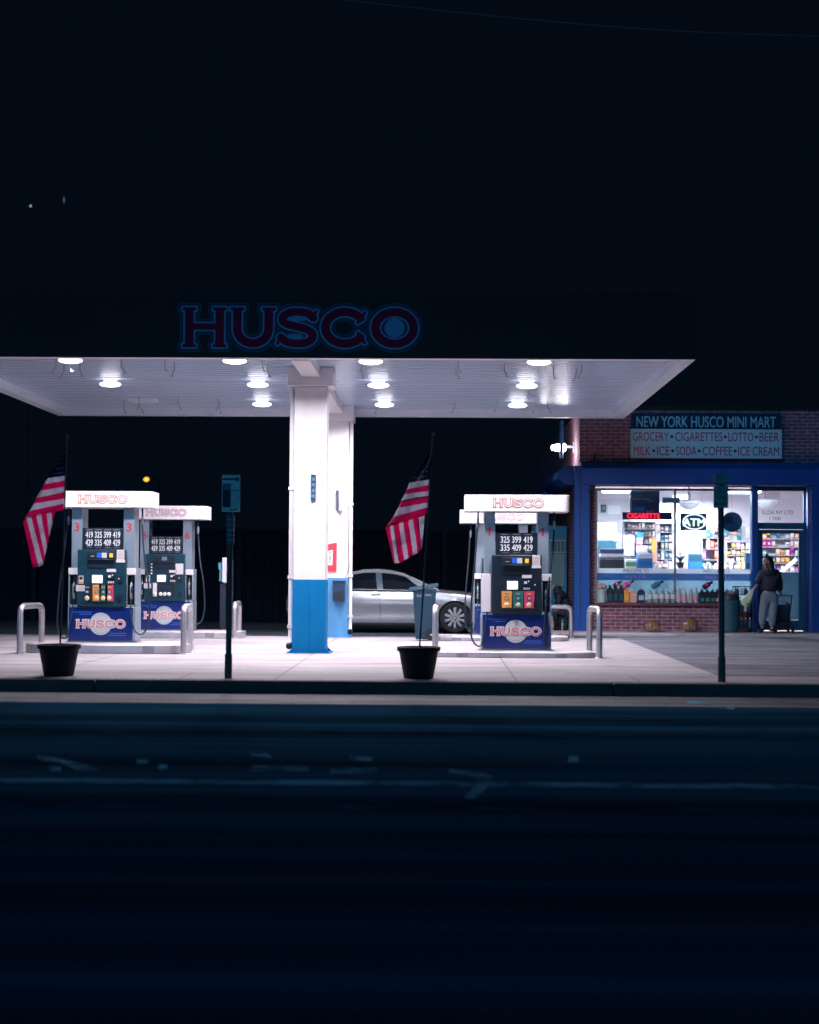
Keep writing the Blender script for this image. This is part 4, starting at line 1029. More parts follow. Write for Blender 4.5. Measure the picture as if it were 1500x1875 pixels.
# ------------------------------------------------------------------ wheeled bin beside the car
bt = thing("wheeled_bin", "teal wheeled rubbish bin with a white sticker in front of the silver car", "bin", (at(777, 1169, 32.4).x, 32.7, 0))
b = MB()
secs = [[(sx * w_ / 2, sy * d_ / 2 + o, z) for sx, sy in ((-1, -1), (1, -1), (1, 1), (-1, 1))] for w_, d_, z, o in ((.33, .40, .03, 0), (.345, .42, .10, 0), (.44, .56, .92, 0), (.46, .58, .925, 0), (.46, .58, .97, 0))]
b.loft(secs); b.build("tub", M_bin, bt, bev=.02)
b = MB(); b.loft([[(x, y, z) for x, y, z in ((-.32, -.30, .955), (.27, -.30, 1.045), (.27, .31, 1.06), (-.32, .31, .97))], [(x, y, z) for x, y, z in ((-.30, -.31, .985), (.27, -.31, 1.075), (.25, .30, 1.10), (-.28, .30, 1.01))]])
b.tube([(-.30, -.30, .95), (-.20, -.315, .96), (.0, -.32, .995), (.26, -.315, 1.04)], .016, 6); b.build("lid", mat("bin_lid", (.006, .045, .075), .45, var=.2), bt, bev=.012)
b = MB(); b.box(-.155, -.02, -.2795, -.2765, .80, .895, 0); b.box(.0, .15, -.2795, -.2765, .825, .915, 0)
for k in range(4): b.box(-.14 + k * .028, -.122 + k * .028, -.2815, -.280, .83 + .008 * (k % 2), .87, 1); b.box(.015 + k * .03, .036 + k * .03, -.2815, -.280, .85, .89 - .006 * (k % 2), 1)
b.v = [(x, y - (z - .80) * .083 + .01, z) for x, y, z in b.v]; b.build("sticker", [M_paper, M_inkgrey], bt)
for s in (-1, 1):
    b = MB(); b.lathe([(.04, -.025), (.11, -.03), (.115, 0), (.11, .03), (.04, .025)], (s * .0 + .13, -.21 if s < 0 else .23, .115), n=20, axis='y'); wh = b.build("wheel", M_black, bt)
    b = MB(); b.lathe([(.018, 0), (.018, .012)], (.13, -.235 if s < 0 else .2, .115), n=10, axis='y'); b.build("hub", M_paper, wh)

# ------------------------------------------------------------------ left background: dispenser post, fence, far lights
dt = thing("towel_dispenser", "white paper towel dispenser on a dark post behind the bus stop post", "dispenser", (at(410, 1160, 34.6).x, 34.6, 0))
a = at(406, 1068, 34.5); c = at(424, 1021, 34.5)
b = MB(); b.prism([(a.x, a.z + .03), (a.x + .06, a.z), (c.x, a.z + .01), (c.x, c.z), (a.x + .01, c.z)], 34.44, 34.62); rel(dt, b).build("case", mat("case_white", (.62, .60, .64), .5, var=.1, scale=12), dt, bev=.02)
a2 = at(400, 1064, 34.5); c2 = at(406, 1030, 34.5)
b = MB(); b.prism([(a2.x + .02, a2.z), (c2.x - .004, a2.z), (c2.x - .004, c2.z), (a2.x, c2.z), (a2.x, c2.z - .12), (a2.x + .03, c2.z - .16)], 34.46, 34.60); rel(dt, b).build("towel", mat("towel_blue", (.06, .22, .34), .7, var=.2), dt)
b = MB(); b.box(a.x - .03, a.x + .08, 34.48, 34.60, 0, a.z - .003); b.box(a.x + .10, c.x + .02, 34.62, 34.70, 0, c.z - .05); rel(dt, b).build("post", mat("dark_post", (.006, .012, .03), .5, var=.2), dt)
ft = thing("steel_fence", "tall dark blue corrugated steel fence along the back of the lot", "fence", (-5, 43.5, 0))
b = MB(); x = -24.0; rng = random.Random(3); i = 0; vs = []
while x < 2.9:
    for dx, dy in ((0, 0), (.10, 0), (.13, .035), (.20, .035), (.23, 0)): vs.append((x + dx, 43.5 + dy))
    x += .23
for k in range(len(vs) - 1): b.quad((vs[k][0], vs[k][1], .02), (vs[k + 1][0], vs[k + 1][1], .02), (vs[k + 1][0], vs[k + 1][1], 2.28), (vs[k][0], vs[k][1], 2.28))
rel(ft, b).build("sheet", M_fence, ft, ang=15)
b = MB(); b.box(-24, 2.9, 43.44, 43.56, 2.285, 2.36); rel(ft, b).build("top_rail", M_fence, ft)
for k in range(11):
    xx = -23.5 + k * 2.62; b = MB(); b.box(xx, xx + .12, 43.36, 43.495, 0, 2.42); rel(ft, b).build("post", mat("fence_post", (.006, .022, .045), .7, var=.3, spec=.1), ft)
q = at(268, 878, 118); t = thing("street_lamp", "distant street lamp glowing orange above the pump marked 6", "street lamp", (q.x, 118, 0))
b = MB(); b.tube([(0.9, 0, 0), (0.9, 0, q.z - .3), (.7, 0, q.z + .1), (0, 0, q.z + .25)], .09, 8); b.build("mast", M_black, t)
b = MB(); b.lathe([(.03, .16), (.16, .08), (.20, 0), (.14, -.09), (.02, -.14)], (0, 0, q.z), n=14); b.build("lantern", mat("sodium_glow", (.9, .5, .1), .4, var=0, emit=(1.0, .36, .03), estr=2.6), t)
q = at(45, 1076, 60); t = thing("garden_lamp", "tiny white lamp far behind the left guard hoop", "lamp", (q.x, 60, 0))
b = MB(); b.tube([(0, 0, 0), (0, 0, q.z - .04)], .02, 8); b.build("stake", M_black, t)
b = MB(); b.lathe([(.01, -.03), (.032, 0), (.01, .03)], (0, 0, q.z), n=10); b.build("bulb", mat("warm_bulb", (.9, .7, .5), .4, var=0, emit=(1, .8, .6), estr=6), t)
q = at(56, 377, 140); t = thing("antenna_mast", "thin dark mast with two faint lights in the night sky", "mast", (q.x, 140, 0))
b = MB(); b.tube([(0, 0, 0), (0, 0, q.z - .3)], [.03, .02], 6); b.build("pole", mat("mast_black", (.001, .0012, .002), .9, var=0), t)
b = MB(); b.lathe([(.02, -.1), (.07, 0), (.02, .1)], (0, 0, q.z), n=10); b.build("beacon", mat("beacon_glow", (.6, .65, .7), .4, var=0, emit=(.6, .7, .8), estr=.9), t)
q2 = at(117, 366, 140); b = MB(); b.lathe([(.02, -.25), (.05, 0), (.02, .25)], (q2.x - q.x, 0, q2.z), n=10); b.build("side_light", mat("faint_glow", (.1, .15, .2), .4, var=0, emit=(.10, .16, .22), estr=.8), t)
a = at(560, -8, 30); c = at(1700, 66, 45)
b = MB(); b.tube([a.lerp(c, k / 12) - Vector((0, 0, .25 * math.sin(math.pi * k / 12))) for k in range(13)], .010, 6)
tag(b.build("overhead_cable", mat("cable_grey", (.18, .3, .42), .6, var=.1)), "thin overhead cable crossing the night sky above the shop", "cable")
# ------------------------------------------------------------------ the shop
SY = 37.20                                   # front wall plane
def X(px, Y=SY): return at(px, 1045, Y).x
def Z(py, Y=SY, px=1240): return at(px, py, Y).z
xL = X(1061); xR = 15.0; xW0 = X(1090); xM = X(1376); xM1 = X(1387); xD1 = X(1472); xS = X(1482)
zS = Z(1104); zW = Z(896); zB0, zB1, zB2 = Z(889), Z(876), Z(849); ROOF = 4.86
shop = thing("brick_shop", "brick mini mart with blue shutter boxes and a large lit window", "shop", (xL, SY, 0))
def S(name, mb, m, parent=shop, **k): return rel(shop, mb).build(name, m, parent, **k)
b = MB()
b.box(xL, xR, SY, SY + .25, zB0 - .02, ROOF)                       # front wall above openings
b.box(X(1078), xW0, SY, SY + .25, .05, zB0 - .02)
b.box(xW0, xM, SY, SY + .25, .05, zS - .06)
b.box(xS + .16, xR, SY, SY + .25, .05, zB0 - .02)
b.box(xL, X(1078), SY + .002, SY + .25, .05, zB0 - .02)
b.box(xL, xL + .25, SY + .25, 52, .0, ROOF)                         # side wall
b.box(xL + .25, xR, 51.75, 52, 0, ROOF); b.box(xR - .25, xR, SY + .25, 51.75, 0, ROOF)
S("wall", b, M_brick)
b = MB(); b.box(xL + .02, xR - .02, SY + .02, 51.98, ROOF - .4, ROOF - .3); b.box(xL - .04, xR, SY - .04, SY + .30, ROOF + .001, ROOF + .08); S("roof", b, M_fascia)
b = MB(); n = 26
for k in range(n):
    x0 = xW0 - .02 + (xM - xW0 + .02) * k / n; x1 = xW0 - .02 + (xM - xW0 + .02) * (k + 1) / n - .008; b.box(x0, x1, SY - .075, SY + .20, zS - .058, zS - .002)
S("window_sill", b, M_col("sill_brick", (.20, .065, .10), .8, var=.3, scale=3.7))
# blue pillars, door frame, shutter boxes
b = MB(); b.box(X(1050), X(1062) - .012, SY - .30, SY + .03, .05, Z(855)); b.box(X(1062) + .012, X(1078), SY - .28, SY + .001, .05, zB0); S("corner_pillar", b, M_storeblue, bev=.006)
b = MB(); b.box(X(1062) - .012, X(1062) + .012, SY - .26, SY, .05, zB2)
S("shutter_track", b, mat("track_mix", (.10, .16, .28), .5, var=.5, scale=30, stretch=(1, 1, .4)))
b = MB(); b.box(xM, xM1, SY - .10, SY + .15, .05, zB0); S("door_post", b, M_storeblue, bev=.006)
b = MB(); b.box(xS, xS + .15, SY - .28, SY + .15, .05, zB0); b.box(xS - .07, xS - .03, SY - .20, SY + .0, .05, zB0); S("end_pillar", b, M_storeblue, bev=.006)
b = MB(); oc = [(SY, zB2), (SY - .30, zB2), (SY - .44, zB2 - .13), (SY - .44, zB1 + .02), (SY - .34, zB0), (SY, zB0)]
b.prism(oc, X(1063), 12.0, 'x'); S("shutter_box", b, M_storeblue, bev=.004)
for (pxa, pxb, pya, pyb, y0, y1) in ((1022, 1061, 853, 887, 37.5, 43.0), (995, 1027, 885, 912, 45.0, 50.8)):
    a, c = at(pxa, pyb, y0), at(pxb, pya, y0); wd = xL - a.x; h = c.z - a.z
    b = MB(); b.prism([(xL - .002, a.z), (xL - wd + .17, a.z), (xL - wd, a.z + h * .32), (xL - wd, a.z + h * .68), (xL - wd + .17, c.z), (xL - .002, c.z)], y0, y1); S("side_shutter_box", b, M_storeblue, bev=.004)
# window and door joinery
b = MB()
b.box(xW0, xM, SY + .04, SY + .11, zS, zS + .05); b.box(xW0, xM, SY + .04, SY + .11, zW - .03, zW + .02); b.box(xW0, xW0 + .05, SY + .04, SY + .11, zS + .051, zW - .031)
mx = X(1237); b.box(mx - .022, mx + .022, SY + .03, SY + .115, zS + .051, zW - .031); fr = S("window_frame", b, M_alu)
b = MB(); b.box(xW0 + .05, mx - .022, SY + .07, SY + .078, zS + .05, zW - .03); b.box(mx + .022, xM, SY + .07, SY + .078, zS + .05, zW - .03); S("window_pane", b, M_glass)
b = MB(); dz = Z(956); dt_ = Z(968)
M_doorframe = mat("door_frame_blue", (.03, .12, .20), .4, metal=.4, var=.1)
b.box(xM1, xD1 + .06, SY + .03, SY + .12, dt_, dz); b.box(xM1, xM1 + .05, SY + .03, SY + .12, .05, dt_); b.box(xD1, xD1 + .06, SY + .03, SY + .12, .05, dt_); b.box(xM1, xD1 + .06, SY + .03, SY + .12, zW - .02, zB0); b.box(xD1 + .01, xD1 + .06, SY + .03, SY + .12, dz, zW - .02)
S("door_frame", b, M_doorframe)
b = MB(); b.box(xM1, xD1 + .01, SY + .07, SY + .078, dz, zW - .02); tr = S("transom_pane", b, M_glass)
b = MB(); put_text(b, "ELDA NY LTD", X(1426), Z(937), SY + .066, .67, .085); put_text(b, "1700", X(1421), Z(948.5), SY + .066, .24, .075); S("transom_lettering", b, M_ink, shop)
door = thing("shop_door", "", "")
for k in ("label", "category"):
    if k in door: del door[k]
door.parent = shop
dl = MB(); d0, d1 = xM1 + .055, xD1 - .005
dl.box(d0, d0 + .07, SY + .04, SY + .09, .08, dt_ - .01); dl.box(d1 - .09, d1, SY + .04, SY + .09, .08, dt_ - .01); dl.box(d0 + .07, d1 - .09, SY + .04, SY + .09, dt_ - .09, dt_ - .01); dl.box(d0 + .07, d1 - .09, SY + .04, SY + .09, .08, .30)
rel(shop, dl).build("door_leaf", M_doorframe, door)
dl = MB(); dl.box(d0 + .07, d1 - .09, SY + .06, SY + .068, .30, dt_ - .09); rel(shop, dl).build("door_pane", M_glass, door)
dl = MB(); dl.tube([(d0 + .04, SY + .0, 1.0), (d0 + .04, SY - .03, 1.02), (d0 + .04, SY - .03, 1.35), (d0 + .04, SY + .0, 1.37)], .014, 8); rel(shop, dl).build("handle", M_alu, door)
# frosted films on the lower glass
M_filmpale = decal_mat("film_pale", (.62, .70, .74), .72); M_filmblue = decal_mat("film_blue", (.01, .10, .34), .93); M_filmteal = decal_mat("film_teal", (.16, .42, .54), .66)
b = MB(); y0 = SY + .060
for (x0, x1) in ((xW0 + .05, mx - .022), (mx + .022, xM)):
    b.quad((x0, y0, Z(1050)), (x1, y0, Z(1050)), (x1, y0, Z(1041)), (x0, y0, Z(1041)), 0); b.quad((x0, y0, Z(1063)), (x1, y0, Z(1063)), (x1, y0, Z(1050)), (x0, y0, Z(1050)), 1); b.quad((x0, y0, zS + .05), (x1, y0, zS + .05), (x1, y0, Z(1063)), (x0, y0, Z(1063)), 2)
S("window_film", b, [M_filmpale, M_filmblue, M_filmteal])
b = MB(); put_text(b, "WELCOME TO", X(1164.5), Z(1045.5), SY + .0565, .57, .075, 0, bold=.012); put_text(b, "WELCOME TO", X(1312), Z(1045.5), SY + .0565, .57, .075, 0, bold=.012)
for cx_ in (1165, 1312):
    for k, s in enumerate(("H", "U", "S", "C", "O")): put_text(b, s, X(cx_ - 17 + k * 8), Z(1056.5), SY + .0565, None, .07, 1)
S("window_lettering", b, [mat("ink_teal", (.01, .06, .10), .6, var=.1), mat("ink_violet", (.35, .18, .45), .6, var=.1)])
# dim film on the lower door glass
b = MB(); b.quad((d0 + .07, SY + .056, .31), (d1 - .09, SY + .056, .31), (d1 - .09, SY + .056, Z(1047)), (d0 + .07, SY + .056, Z(1047)))
rel(shop, b).build("door_film", decal_mat("film_door", (.045, .15, .22), .9), door)
# interior shell
RX0, RX1, RY0, RY1, RZ0, RZ1 = xL + .27, 9.6, SY + .26, 42.3, .06, zW + .22
b = MB(); b.box(RX0, RX1, RY0 - .1, RY1, RZ0 - .03, RZ0); S("shop_floor", b, M_col("tile_grey", (.4, .38, .38), .4, scale=2))
b = MB(); b.box(RX0, RX1, SY + .26, RY1, RZ1, RZ1 + .08); S("shop_ceiling", b, M_room)
b = MB(); k = 0; z = RZ0
while z < RZ1 - .02:
    h = min(.085, RZ1 - z); b.box(RX0, RX1, RY1, RY1 + .06, z, z + h - .012); b.box(RX0, RX1, RY1 + .02, RY1 + .06, z + h - .012, z + h); z += .085
b.box(RX1, RX1 + .06, SY + .26, RY1, RZ0, RZ1); b.box(RX0 - .012, RX0, SY + .26, RY1, RZ0, RZ1)
S("slat_wall", b, M_room)
M_tube = mat("tube_glow", (.95, .9, .92), .4, var=0, emit=(1.0, .93, .96), estr=7)
for (pa_, pb_, Y) in ((1102, 1157, 38.6), (1330, 1376, 38.6), (1384, 1394, 38.3), (1232, 1262, 41.6)):
    a, c = at(pa_, 912, Y), at(pb_, 898, Y); zc = RZ1 - .11
    b = MB(); b.box(a.x, c.x, Y - .10, Y + .10, zc - .05, zc + .10, 0); f = S("ceiling_fixture", b, M_white, bev=.01)
    b = MB(); b.box(a.x + .01, c.x - .01, Y - .13, Y + .13, zc - .13, zc - .052, 0); S("tube_diffuser", b, M_tube, f, bev=.03)
    ld = bpy.data.lights.new("tube_light", 'AREA'); ld.shape = 'RECTANGLE'; ld.size = max(.2, c.x - a.x); ld.size_y = .25; ld.energy = 225 * max(.75, c.x - a.x); ld.color = (.93, .97, 1.0)
    lo = bpy.data.objects.new("tube_light", ld); COL.objects.link(lo); lo.parent = shop; lo.location = ((a.x + c.x) / 2 - xL, Y - SY, zc - .15)
# roof sign
b = MB(); p0, p1 = at(1155, 839, SY - .12), at(1432.5, 786, SY - .12)
st = thing("shop_sign", "long pale blue sign board listing groceries in red capitals above the shop window", "sign", ((p0.x + p1.x) / 2, SY - .12, p0.z))
b.box(p0.x, p1.x, SY - .12, SY - .002, p0.z, p1.z, 0); rel(st, b).build("board", M_signblue, st, bev=.01)
b = MB(); fw = .02
b.box(p0.x - fw, p1.x + fw, SY - .13, SY - .003, p0.z - fw, p0.z - .001); b.box(p0.x - fw, p1.x + fw, SY - .13, SY - .003, p1.z + .001, p1.z + fw)
rel(st, b).build("frame", M_navy, st)
b = MB(); wsg = p1.x - p0.x; cx_ = (p0.x + p1.x) / 2; h = p1.z - p0.z
def sgn(parts, zc):
    for s, pa_, pb_ in parts:
        x0, x1 = p0.x + wsg * pa_, p0.x + wsg * pb_; b = MB(); put_text(b, s, (x0 + x1) / 2, zc, SY - .1225, x1 - x0, h * .30, 0, bold=.006)
        rel(st, b).build("lettering", mat("sign_crimson", (.50, .012, .16), .5, var=.08), st)
sgn([("GROCERY", .015, .25), ("CIGARETTES", .295, .605), ("LOTTO", .645, .81), ("BEER", .85, .98)], p0.z + h * .735)
sgn([("MILK", .02, .13), ("ICE", .175, .255), ("SODA", .30, .435), ("COFFEE", .475, .67), ("ICE CREAM", .71, .98)], p0.z + h * .255)
for f_, zz in ((.272, .735), (.625, .735), (.83, .735), (.153, .255), (.278, .255), (.453, .255), (.69, .255)):
    b_ = MB(); b_.lathe([(.034, .0), (.034, .004)], (p0.x + wsg * f_, SY - .121, p0.z + h * zz), n=14, axis='y'); rel(st, b_).build("bullet", mat("sign_dot", (.02, .03, .12), .5, var=.1), st)
q0, q1 = at(1166, 782, SY - .10), at(1421, 763, SY - .10)
st = thing("name_sign", "dark sign board with the shop name above the long pale board", "sign", ((q0.x + q1.x) / 2, SY - .10, p1.z + .03))
b = MB(); b.box(p0.x + .02, p1.x - .02, SY - .085, SY - .002, p1.z + .025, q1.z + .06); rel(st, b).build("board", M_navy, st, bev=.01)
b = MB(); put_text(b, "NEW YORK HUSCO MINI MART", (q0.x + q1.x) / 2, (q0.z + q1.z) / 2, SY - .0885, q1.x - q0.x, q1.z - q0.z, 0, bold=.012); rel(st, b).build("lettering", mat("sign_letter_blue", (.30, .66, .80), .5, var=.05), st)
# wall lamp on the side wall
q = at(1026, 820, 38.6)
wl = thing("wall_lamp", "glaring white floodlight on a bracket at the corner of the brick shop", "wall lamp", (q.x, 38.6, q.z))
b = MB(); b.tube([(xL - .004, 38.6, q.z + .02), (q.x + .16, 38.6, q.z + .03), (q.x + .10, 38.6, q.z + .0)], .03, 8); b.box(xL - .03, xL - .003, 38.5, 38.7, q.z - .12, q.z + .14); rel(wl, b).build("bracket", M_inkgrey, wl)
b = MB(); b.loft([[(q.x + x_, 38.6 + y_ * k_, q.z + z_) for y_, z_ in ((-.13, -.07 * k_ - .01), (.13, -.07 * k_ - .01), (.13, .07 * k_ + .02), (-.13, .07 * k_ + .02))] for x_, k_ in ((-.20, .45), (-.06, .9), (.12, 1.0))]); rel(wl, b).build("head", mat("flood_glow", (.95, .9, .9), .4, var=0, emit=(1, .93, .93), estr=16), wl, bev=.02)
for dx, en in ((.02, 26), (-.34, 12)):
    ld = bpy.data.lights.new("flood_light", 'POINT'); ld.energy = en; ld.shadow_soft_size = .12; ld.color = (1.0, .92, .97)
    lo = bpy.data.objects.new("flood_light", ld); COL.objects.link(lo); lo.parent = wl; lo.location = (dx, -.42 if dx > 0 else 0, -.12)
b = MB(); b.tube([(X(1033), SY + .9, Z(835)), (X(1033), SY + .9, Z(765))], .04, 8); tag(b.build("conduit_pipe", mat("conduit_blue", (.05, .16, .32), .5, var=.2)), "vertical blue pipe rising past the floodlight beside the shop", "pipe")
b = MB(); b.tube([at(1087, 847, SY - .4), at(1090, 830, SY - .3)], .02, 6); tag(b.build("rod_antenna", M_black), "short black rod leaning on top of the shutter box", "rod")

# ------------------------------------------------------------------ goods: shape builders
def C(name, c, rough=.5): return mat("goods_" + name, c, rough, var=.08, scale=6)
C_ = {'white': C('white', (.72, .70, .72)), 'grey': C('grey', (.30, .33, .37)), 'lgrey': C('lgrey', (.50, .50, .54)), 'black': C('black', (.012, .016, .024)), 'navy': C('navy', (.012, .03, .10)), 'blue': C('blue', (.02, .16, .42)),
      'teal': C('teal', (.03, .22, .30)), 'dteal': C('dteal', (.015, .08, .12)), 'orange': C('orange', (.80, .33, .06)), 'peach': C('peach', (.78, .42, .26)), 'coral': C('coral', (.72, .20, .12)), 'pink': C('pink', (.75, .16, .36)), 'rose': C('rose', (.72, .42, .46)),
      'magenta': C('magenta', (.55, .02, .32)), 'yellow': C('yellow', (.80, .52, .12)), 'green': C('green', (.08, .30, .14)), 'purple': C('purple', (.28, .14, .40)), 'pale': C('pale', (.45, .58, .60)), 'clear': C('clear', (.30, .42, .46), .2)}
def carton(label, px0, py0, px1, py1, Y, col, band=None, dep=.25, name="carton", cat="box", group=None, text=None, tcol=None, stand=True):
    a, c = at(px0, py1, Y), at(px1, py0, Y); w_, h = c.x - a.x, c.z - a.z
    t = thing(name, label, cat, ((a.x + c.x) / 2, Y, a.z), 0, group)
    b = MB(); b.box(-w_ / 2, w_ / 2, 0, dep, 0, h); b.build("case", C_[col], t, bev=min(.012, w_ * .08))
    b = MB()
    if band: b.box(-w_ * .46, w_ * .46, -.004, -.0005, h * band[1], h * band[2]); b.build("label", C_[band[0]], t)
    else: b.box(-w_ * .5 + .002, w_ * .5 - .002, -.004, -.0005, h * .80, h * .83); b.build("lid_seam", C_['grey'], t)
    if text:
        b = MB(); put_text(b, text[0], 0, h * text[1], -.0062, w_ * text[2], None if len(text) < 4 else h * text[3]); b.build("lettering", C_[tcol], t)
    return t
def jug(name, label, px, py1, py0, wpx, Y, col, cap, lab=None, cat="bottle", group=None, kind='bottle', tilt=None, rest=None):
    a, c = at(px - wpx / 2, py1, Y), at(px + wpx / 2, py0, Y); w_, h = c.x - a.x, c.z - a.z
    zb = a.z if rest is None else rest
    t = thing(name, label, cat, ((a.x + c.x) / 2, Y, zb), 0, group); r_ = w_ / 2
    b = MB()
    if kind == 'bottle': b.lathe([(r_ * .9, 0), (r_, h * .03), (r_, h * .55), (r_ * .92, h * .64), (r_ * .45, h * .80), (r_ * .36, h * .88), (r_ * .36, h * .9)], n=16)
    else:   # handled jug
        b.loft([[(sx * w_ / 2 * k_, sy * .075 * k_ if k_ > .5 else sy * .03, z_ * h) for sx, sy in ((-1, -1), (1, -1), (1, 1), (-1, 1))] for k_, z_ in ((.94, 0), (1, .05), (1, .66), (.86, .78), (.42, .88), (.38, .90))])
        b.tube([(w_ * .32, 0, h * .80), (w_ * .50, 0, h * .74), (w_ * .50, 0, h * .5), (w_ * .46, 0, h * .46)], w_ * .07, 6)
    body = b.build("jug_body", C_[col], t, bev=.012 if kind != 'bottle' else 0)
    b = MB(); b.lathe([(r_ * .42, h * .895), (r_ * .44, h * .905), (r_ * .42, h), (r_ * .36, h * 1.005)], n=12); b.build("cap", C_[cap], t)
    if lab:
        b = MB()
        if kind == 'bottle': b.lathe([(r_ * 1.012, h * lab[1]), (r_ * 1.012, h * lab[2])], n=16, cap=False)
        else: b.box(-w_ * .36, w_ * .36, -.0785, -.0755, h * lab[1], h * lab[2])
        b.build("label", C_[lab[0]], t)
    if tilt is not None: t.rotation_euler = (0, R(tilt), 0)
    return t
SL = zS
YB = SY - .0
Yb = SY - .005 - .0
def zsnap(t, z): t.location.z = z; return t
SYB = SY + .0   # centre depth of things on the sill
yb = SY - .03 + .0
def onsill(t):
    t.location.z = zS + .001; t.location.y = SY - .0; return t
# --- along the sill, left to right
bk = thing("white_bucket", "pale bucket heaped with crumpled paper at the left end of the window sill", "bucket", (X(1101), SY, zS + .001))
b = MB(); b.lathe([(.105, 0), (.125, .26), (.132, .262), (.132, .285), (.122, .285)], n=22); b.build("pail", C_['pale'], bk)
b = MB(); rng = random.Random(5)
for k in range(9):
    a = k * 2.4; rr = .03 + .008 * k; b.lathe([(.01, -.04), (.05, -.015), (.055, .02), (.02, .05)], (rr * math.cos(a), rr * math.sin(a), .31 + .03 * rng.random() + (.03 if k < 3 else 0)), n=7)
b.build("crumpled_paper", C_['rose'], bk)
for i, (px, w_, lb) in enumerate(((1117, 10, "black oil jug next to the pale bucket, first of three"), (1127, 9.5, "black oil jug in the middle of three on the sill"), (1137, 9.5, "black oil jug beside the orange jug"))):
    onsill(jug("oil_jug", lb, px, 1102, 1070, w_, SY, 'black', 'black', ('dteal', .12, .5), "jug", "black oil jugs on the sill", 'jug'))
onsill(jug("coolant_jug", "bright orange coolant jug on the sill", 1147, 1101, 1073, 9.5, SY, 'orange', 'yellow', ('yellow', .15, .5), "jug", None, 'jug'))
onsill(jug("coolant_jug", "peach coloured jug with a white cap on the sill", 1159, 1102, 1078, 12, SY, 'peach', 'white', ('rose', .15, .55), "jug", None, 'jug'))
onsill(jug("washer_jug", "dark blue jug with a white label on the sill", 1174, 1102, 1075, 13, SY, 'navy', 'rose', ('pale', .18, .5), "jug", None, 'jug'))
for i, px in enumerate((1191, 1202, 1213, 1223, 1233)):
    onsill(jug("clear_bottle", ["clear bottle with a white cap nearest the dark blue jug", "second clear bottle from the dark blue jug on the sill", "middle bottle of the five clear ones on the sill", "fourth clear bottle from the dark blue jug on the sill", "clear bottle in front of the window mullion"][i], px, 1102, 1077, 10, SY, 'clear', 'white', ('white', .30, .62), "bottle", "clear bottles on the sill"))
for i, px in enumerate((1244, 1254, 1265, 1275)):
    onsill(jug("label_bottle", ["pale labelled bottle just right of the window mullion", "second pale labelled bottle right of the mullion", "third pale labelled bottle right of the mullion", "pale labelled bottle beside the dark jugs"][i], px, 1102, 1075, 9.5, SY, 'pale', 'peach', ('rose', .12, .55), "bottle", "pale labelled bottles on the sill"))
for i, px in enumerate((1285, 1295, 1305, 1314, 1332)):
    onsill(jug("dark_jug", ["dark jug with a teal label beside the pale bottles", "second dark jug on the sill from the pale bottles", "third dark jug on the sill from the pale bottles", "dark jug just left of the no parking post", "dark jug just right of the no parking post"][i], px, 1102, 1077, 9.5, SY, 'black', 'navy', (('teal', 'green', 'teal', 'peach', 'lgrey')[i], .12, .38), "jug", "dark jugs on the sill", 'jug'))
def lying(name, label, px, py, lpx, wpx, ang, col, cap, band):
    """jug leaning back over the row on the sill"""
    q = at(px, py, SY + .01); L = lpx * SY / 3125; r_ = wpx / 2 * SY / 3125
    t = thing(name, label, "jug", q); b = MB(); b.lathe([(r_ * .3, -L / 2), (r_, -L / 2 + .02), (r_, L * .12), (r_ * .5, L * .24), (r_ * .42, L * .3)], n=12); b.build("jug_body", C_[col], t)
    b = MB(); b.lathe([(r_ * .5, L * .3), (r_ * .55, L * .5), (r_ * .3, L * .52)], n=10); b.build("cap", C_[cap], t)
    b = MB(); b.lathe([(r_ * 1.02, -L * .2), (r_ * 1.02, L * .05)], n=12, cap=False); b.build("label", C_[band], t)
    t.rotation_euler = (0, R(ang), 0)
lying("tilted_jug", "pink jug with a navy cap tipped over behind the orange jug", 1150, 1070, 24, 9, 58, 'pink', 'navy', 'magenta')
lying("tilted_jug", "teal jug with a navy cap tipped over above the clear bottles", 1204, 1070, 24, 10, 60, 'teal', 'navy', 'blue')
lying("tilted_jug", "black jug with a pink band tipped over above the dark jugs", 1296, 1071, 22, 10, 55, 'black', 'black', 'magenta')
lying("tilted_jug", "black jug with a pink label tipped over above the oil jugs", 1131, 1069, 18, 8, 62, 'black', 'black', 'pink')

# --- firewood bundles on the shop pavement
def bundle(px0, px1, py1, py0, label):
    a, c = at(px0, py1, 36.7), at(px1, py0, 36.7); w_ = c.x - a.x; h = c.z - .05
    t = thing("firewood_bundle", label, "firewood", ((a.x + c.x) / 2, 36.75, .05), 0, "wrapped firewood bundles under the window")
    b = MB(); rng = random.Random(int(px0)); nr = 4
    for r_ in range(nr):
        for k in range(4 if r_ < 3 else 2):
            x0 = -w_ / 2 + w_ * (k + .15 * (r_ % 2)) / 4.3 + (w_ * .22 if r_ == 3 else 0); x1 = x0 + w_ / 4.6; z0 = h * r_ / nr
            b.prism([(x0, z0 + .004), (x1, z0 + .002), (x1 - .012 * rng.random(), z0 + h / nr - .006), (x0 + .02 * rng.random(), z0 + h / nr - .004 * rng.random())], -.16 + .02 * rng.random(), .16, mi=0 if r_ < 2 else 1)
    b.build("logs", [C_['peach'], C_['orange']], t)
    b = MB(); secs = []
    for y_, k_ in ((-.22, .55), (-.18, 1.15), (0, 1.22), (.18, 1.15), (.22, .55)):
        secs.append([(w_ * .62 * k_ * math.cos(a_) * (1 + .10 * math.sin(a_ * 3 + y_ * 9)), y_, h * .52 + h * .56 * min(1, k_) * math.sin(a_) * (1 + .06 * math.sin(a_ * 5))) for a_ in [2 * math.pi * k / 18 for k in range(18)]])
    b.loft(secs); b.v = [(x, y, max(.004, z)) for x, y, z in b.v]; b.build("plastic_wrap", glass_mat("plastic_film", (.86, .90, .94), .25), t)
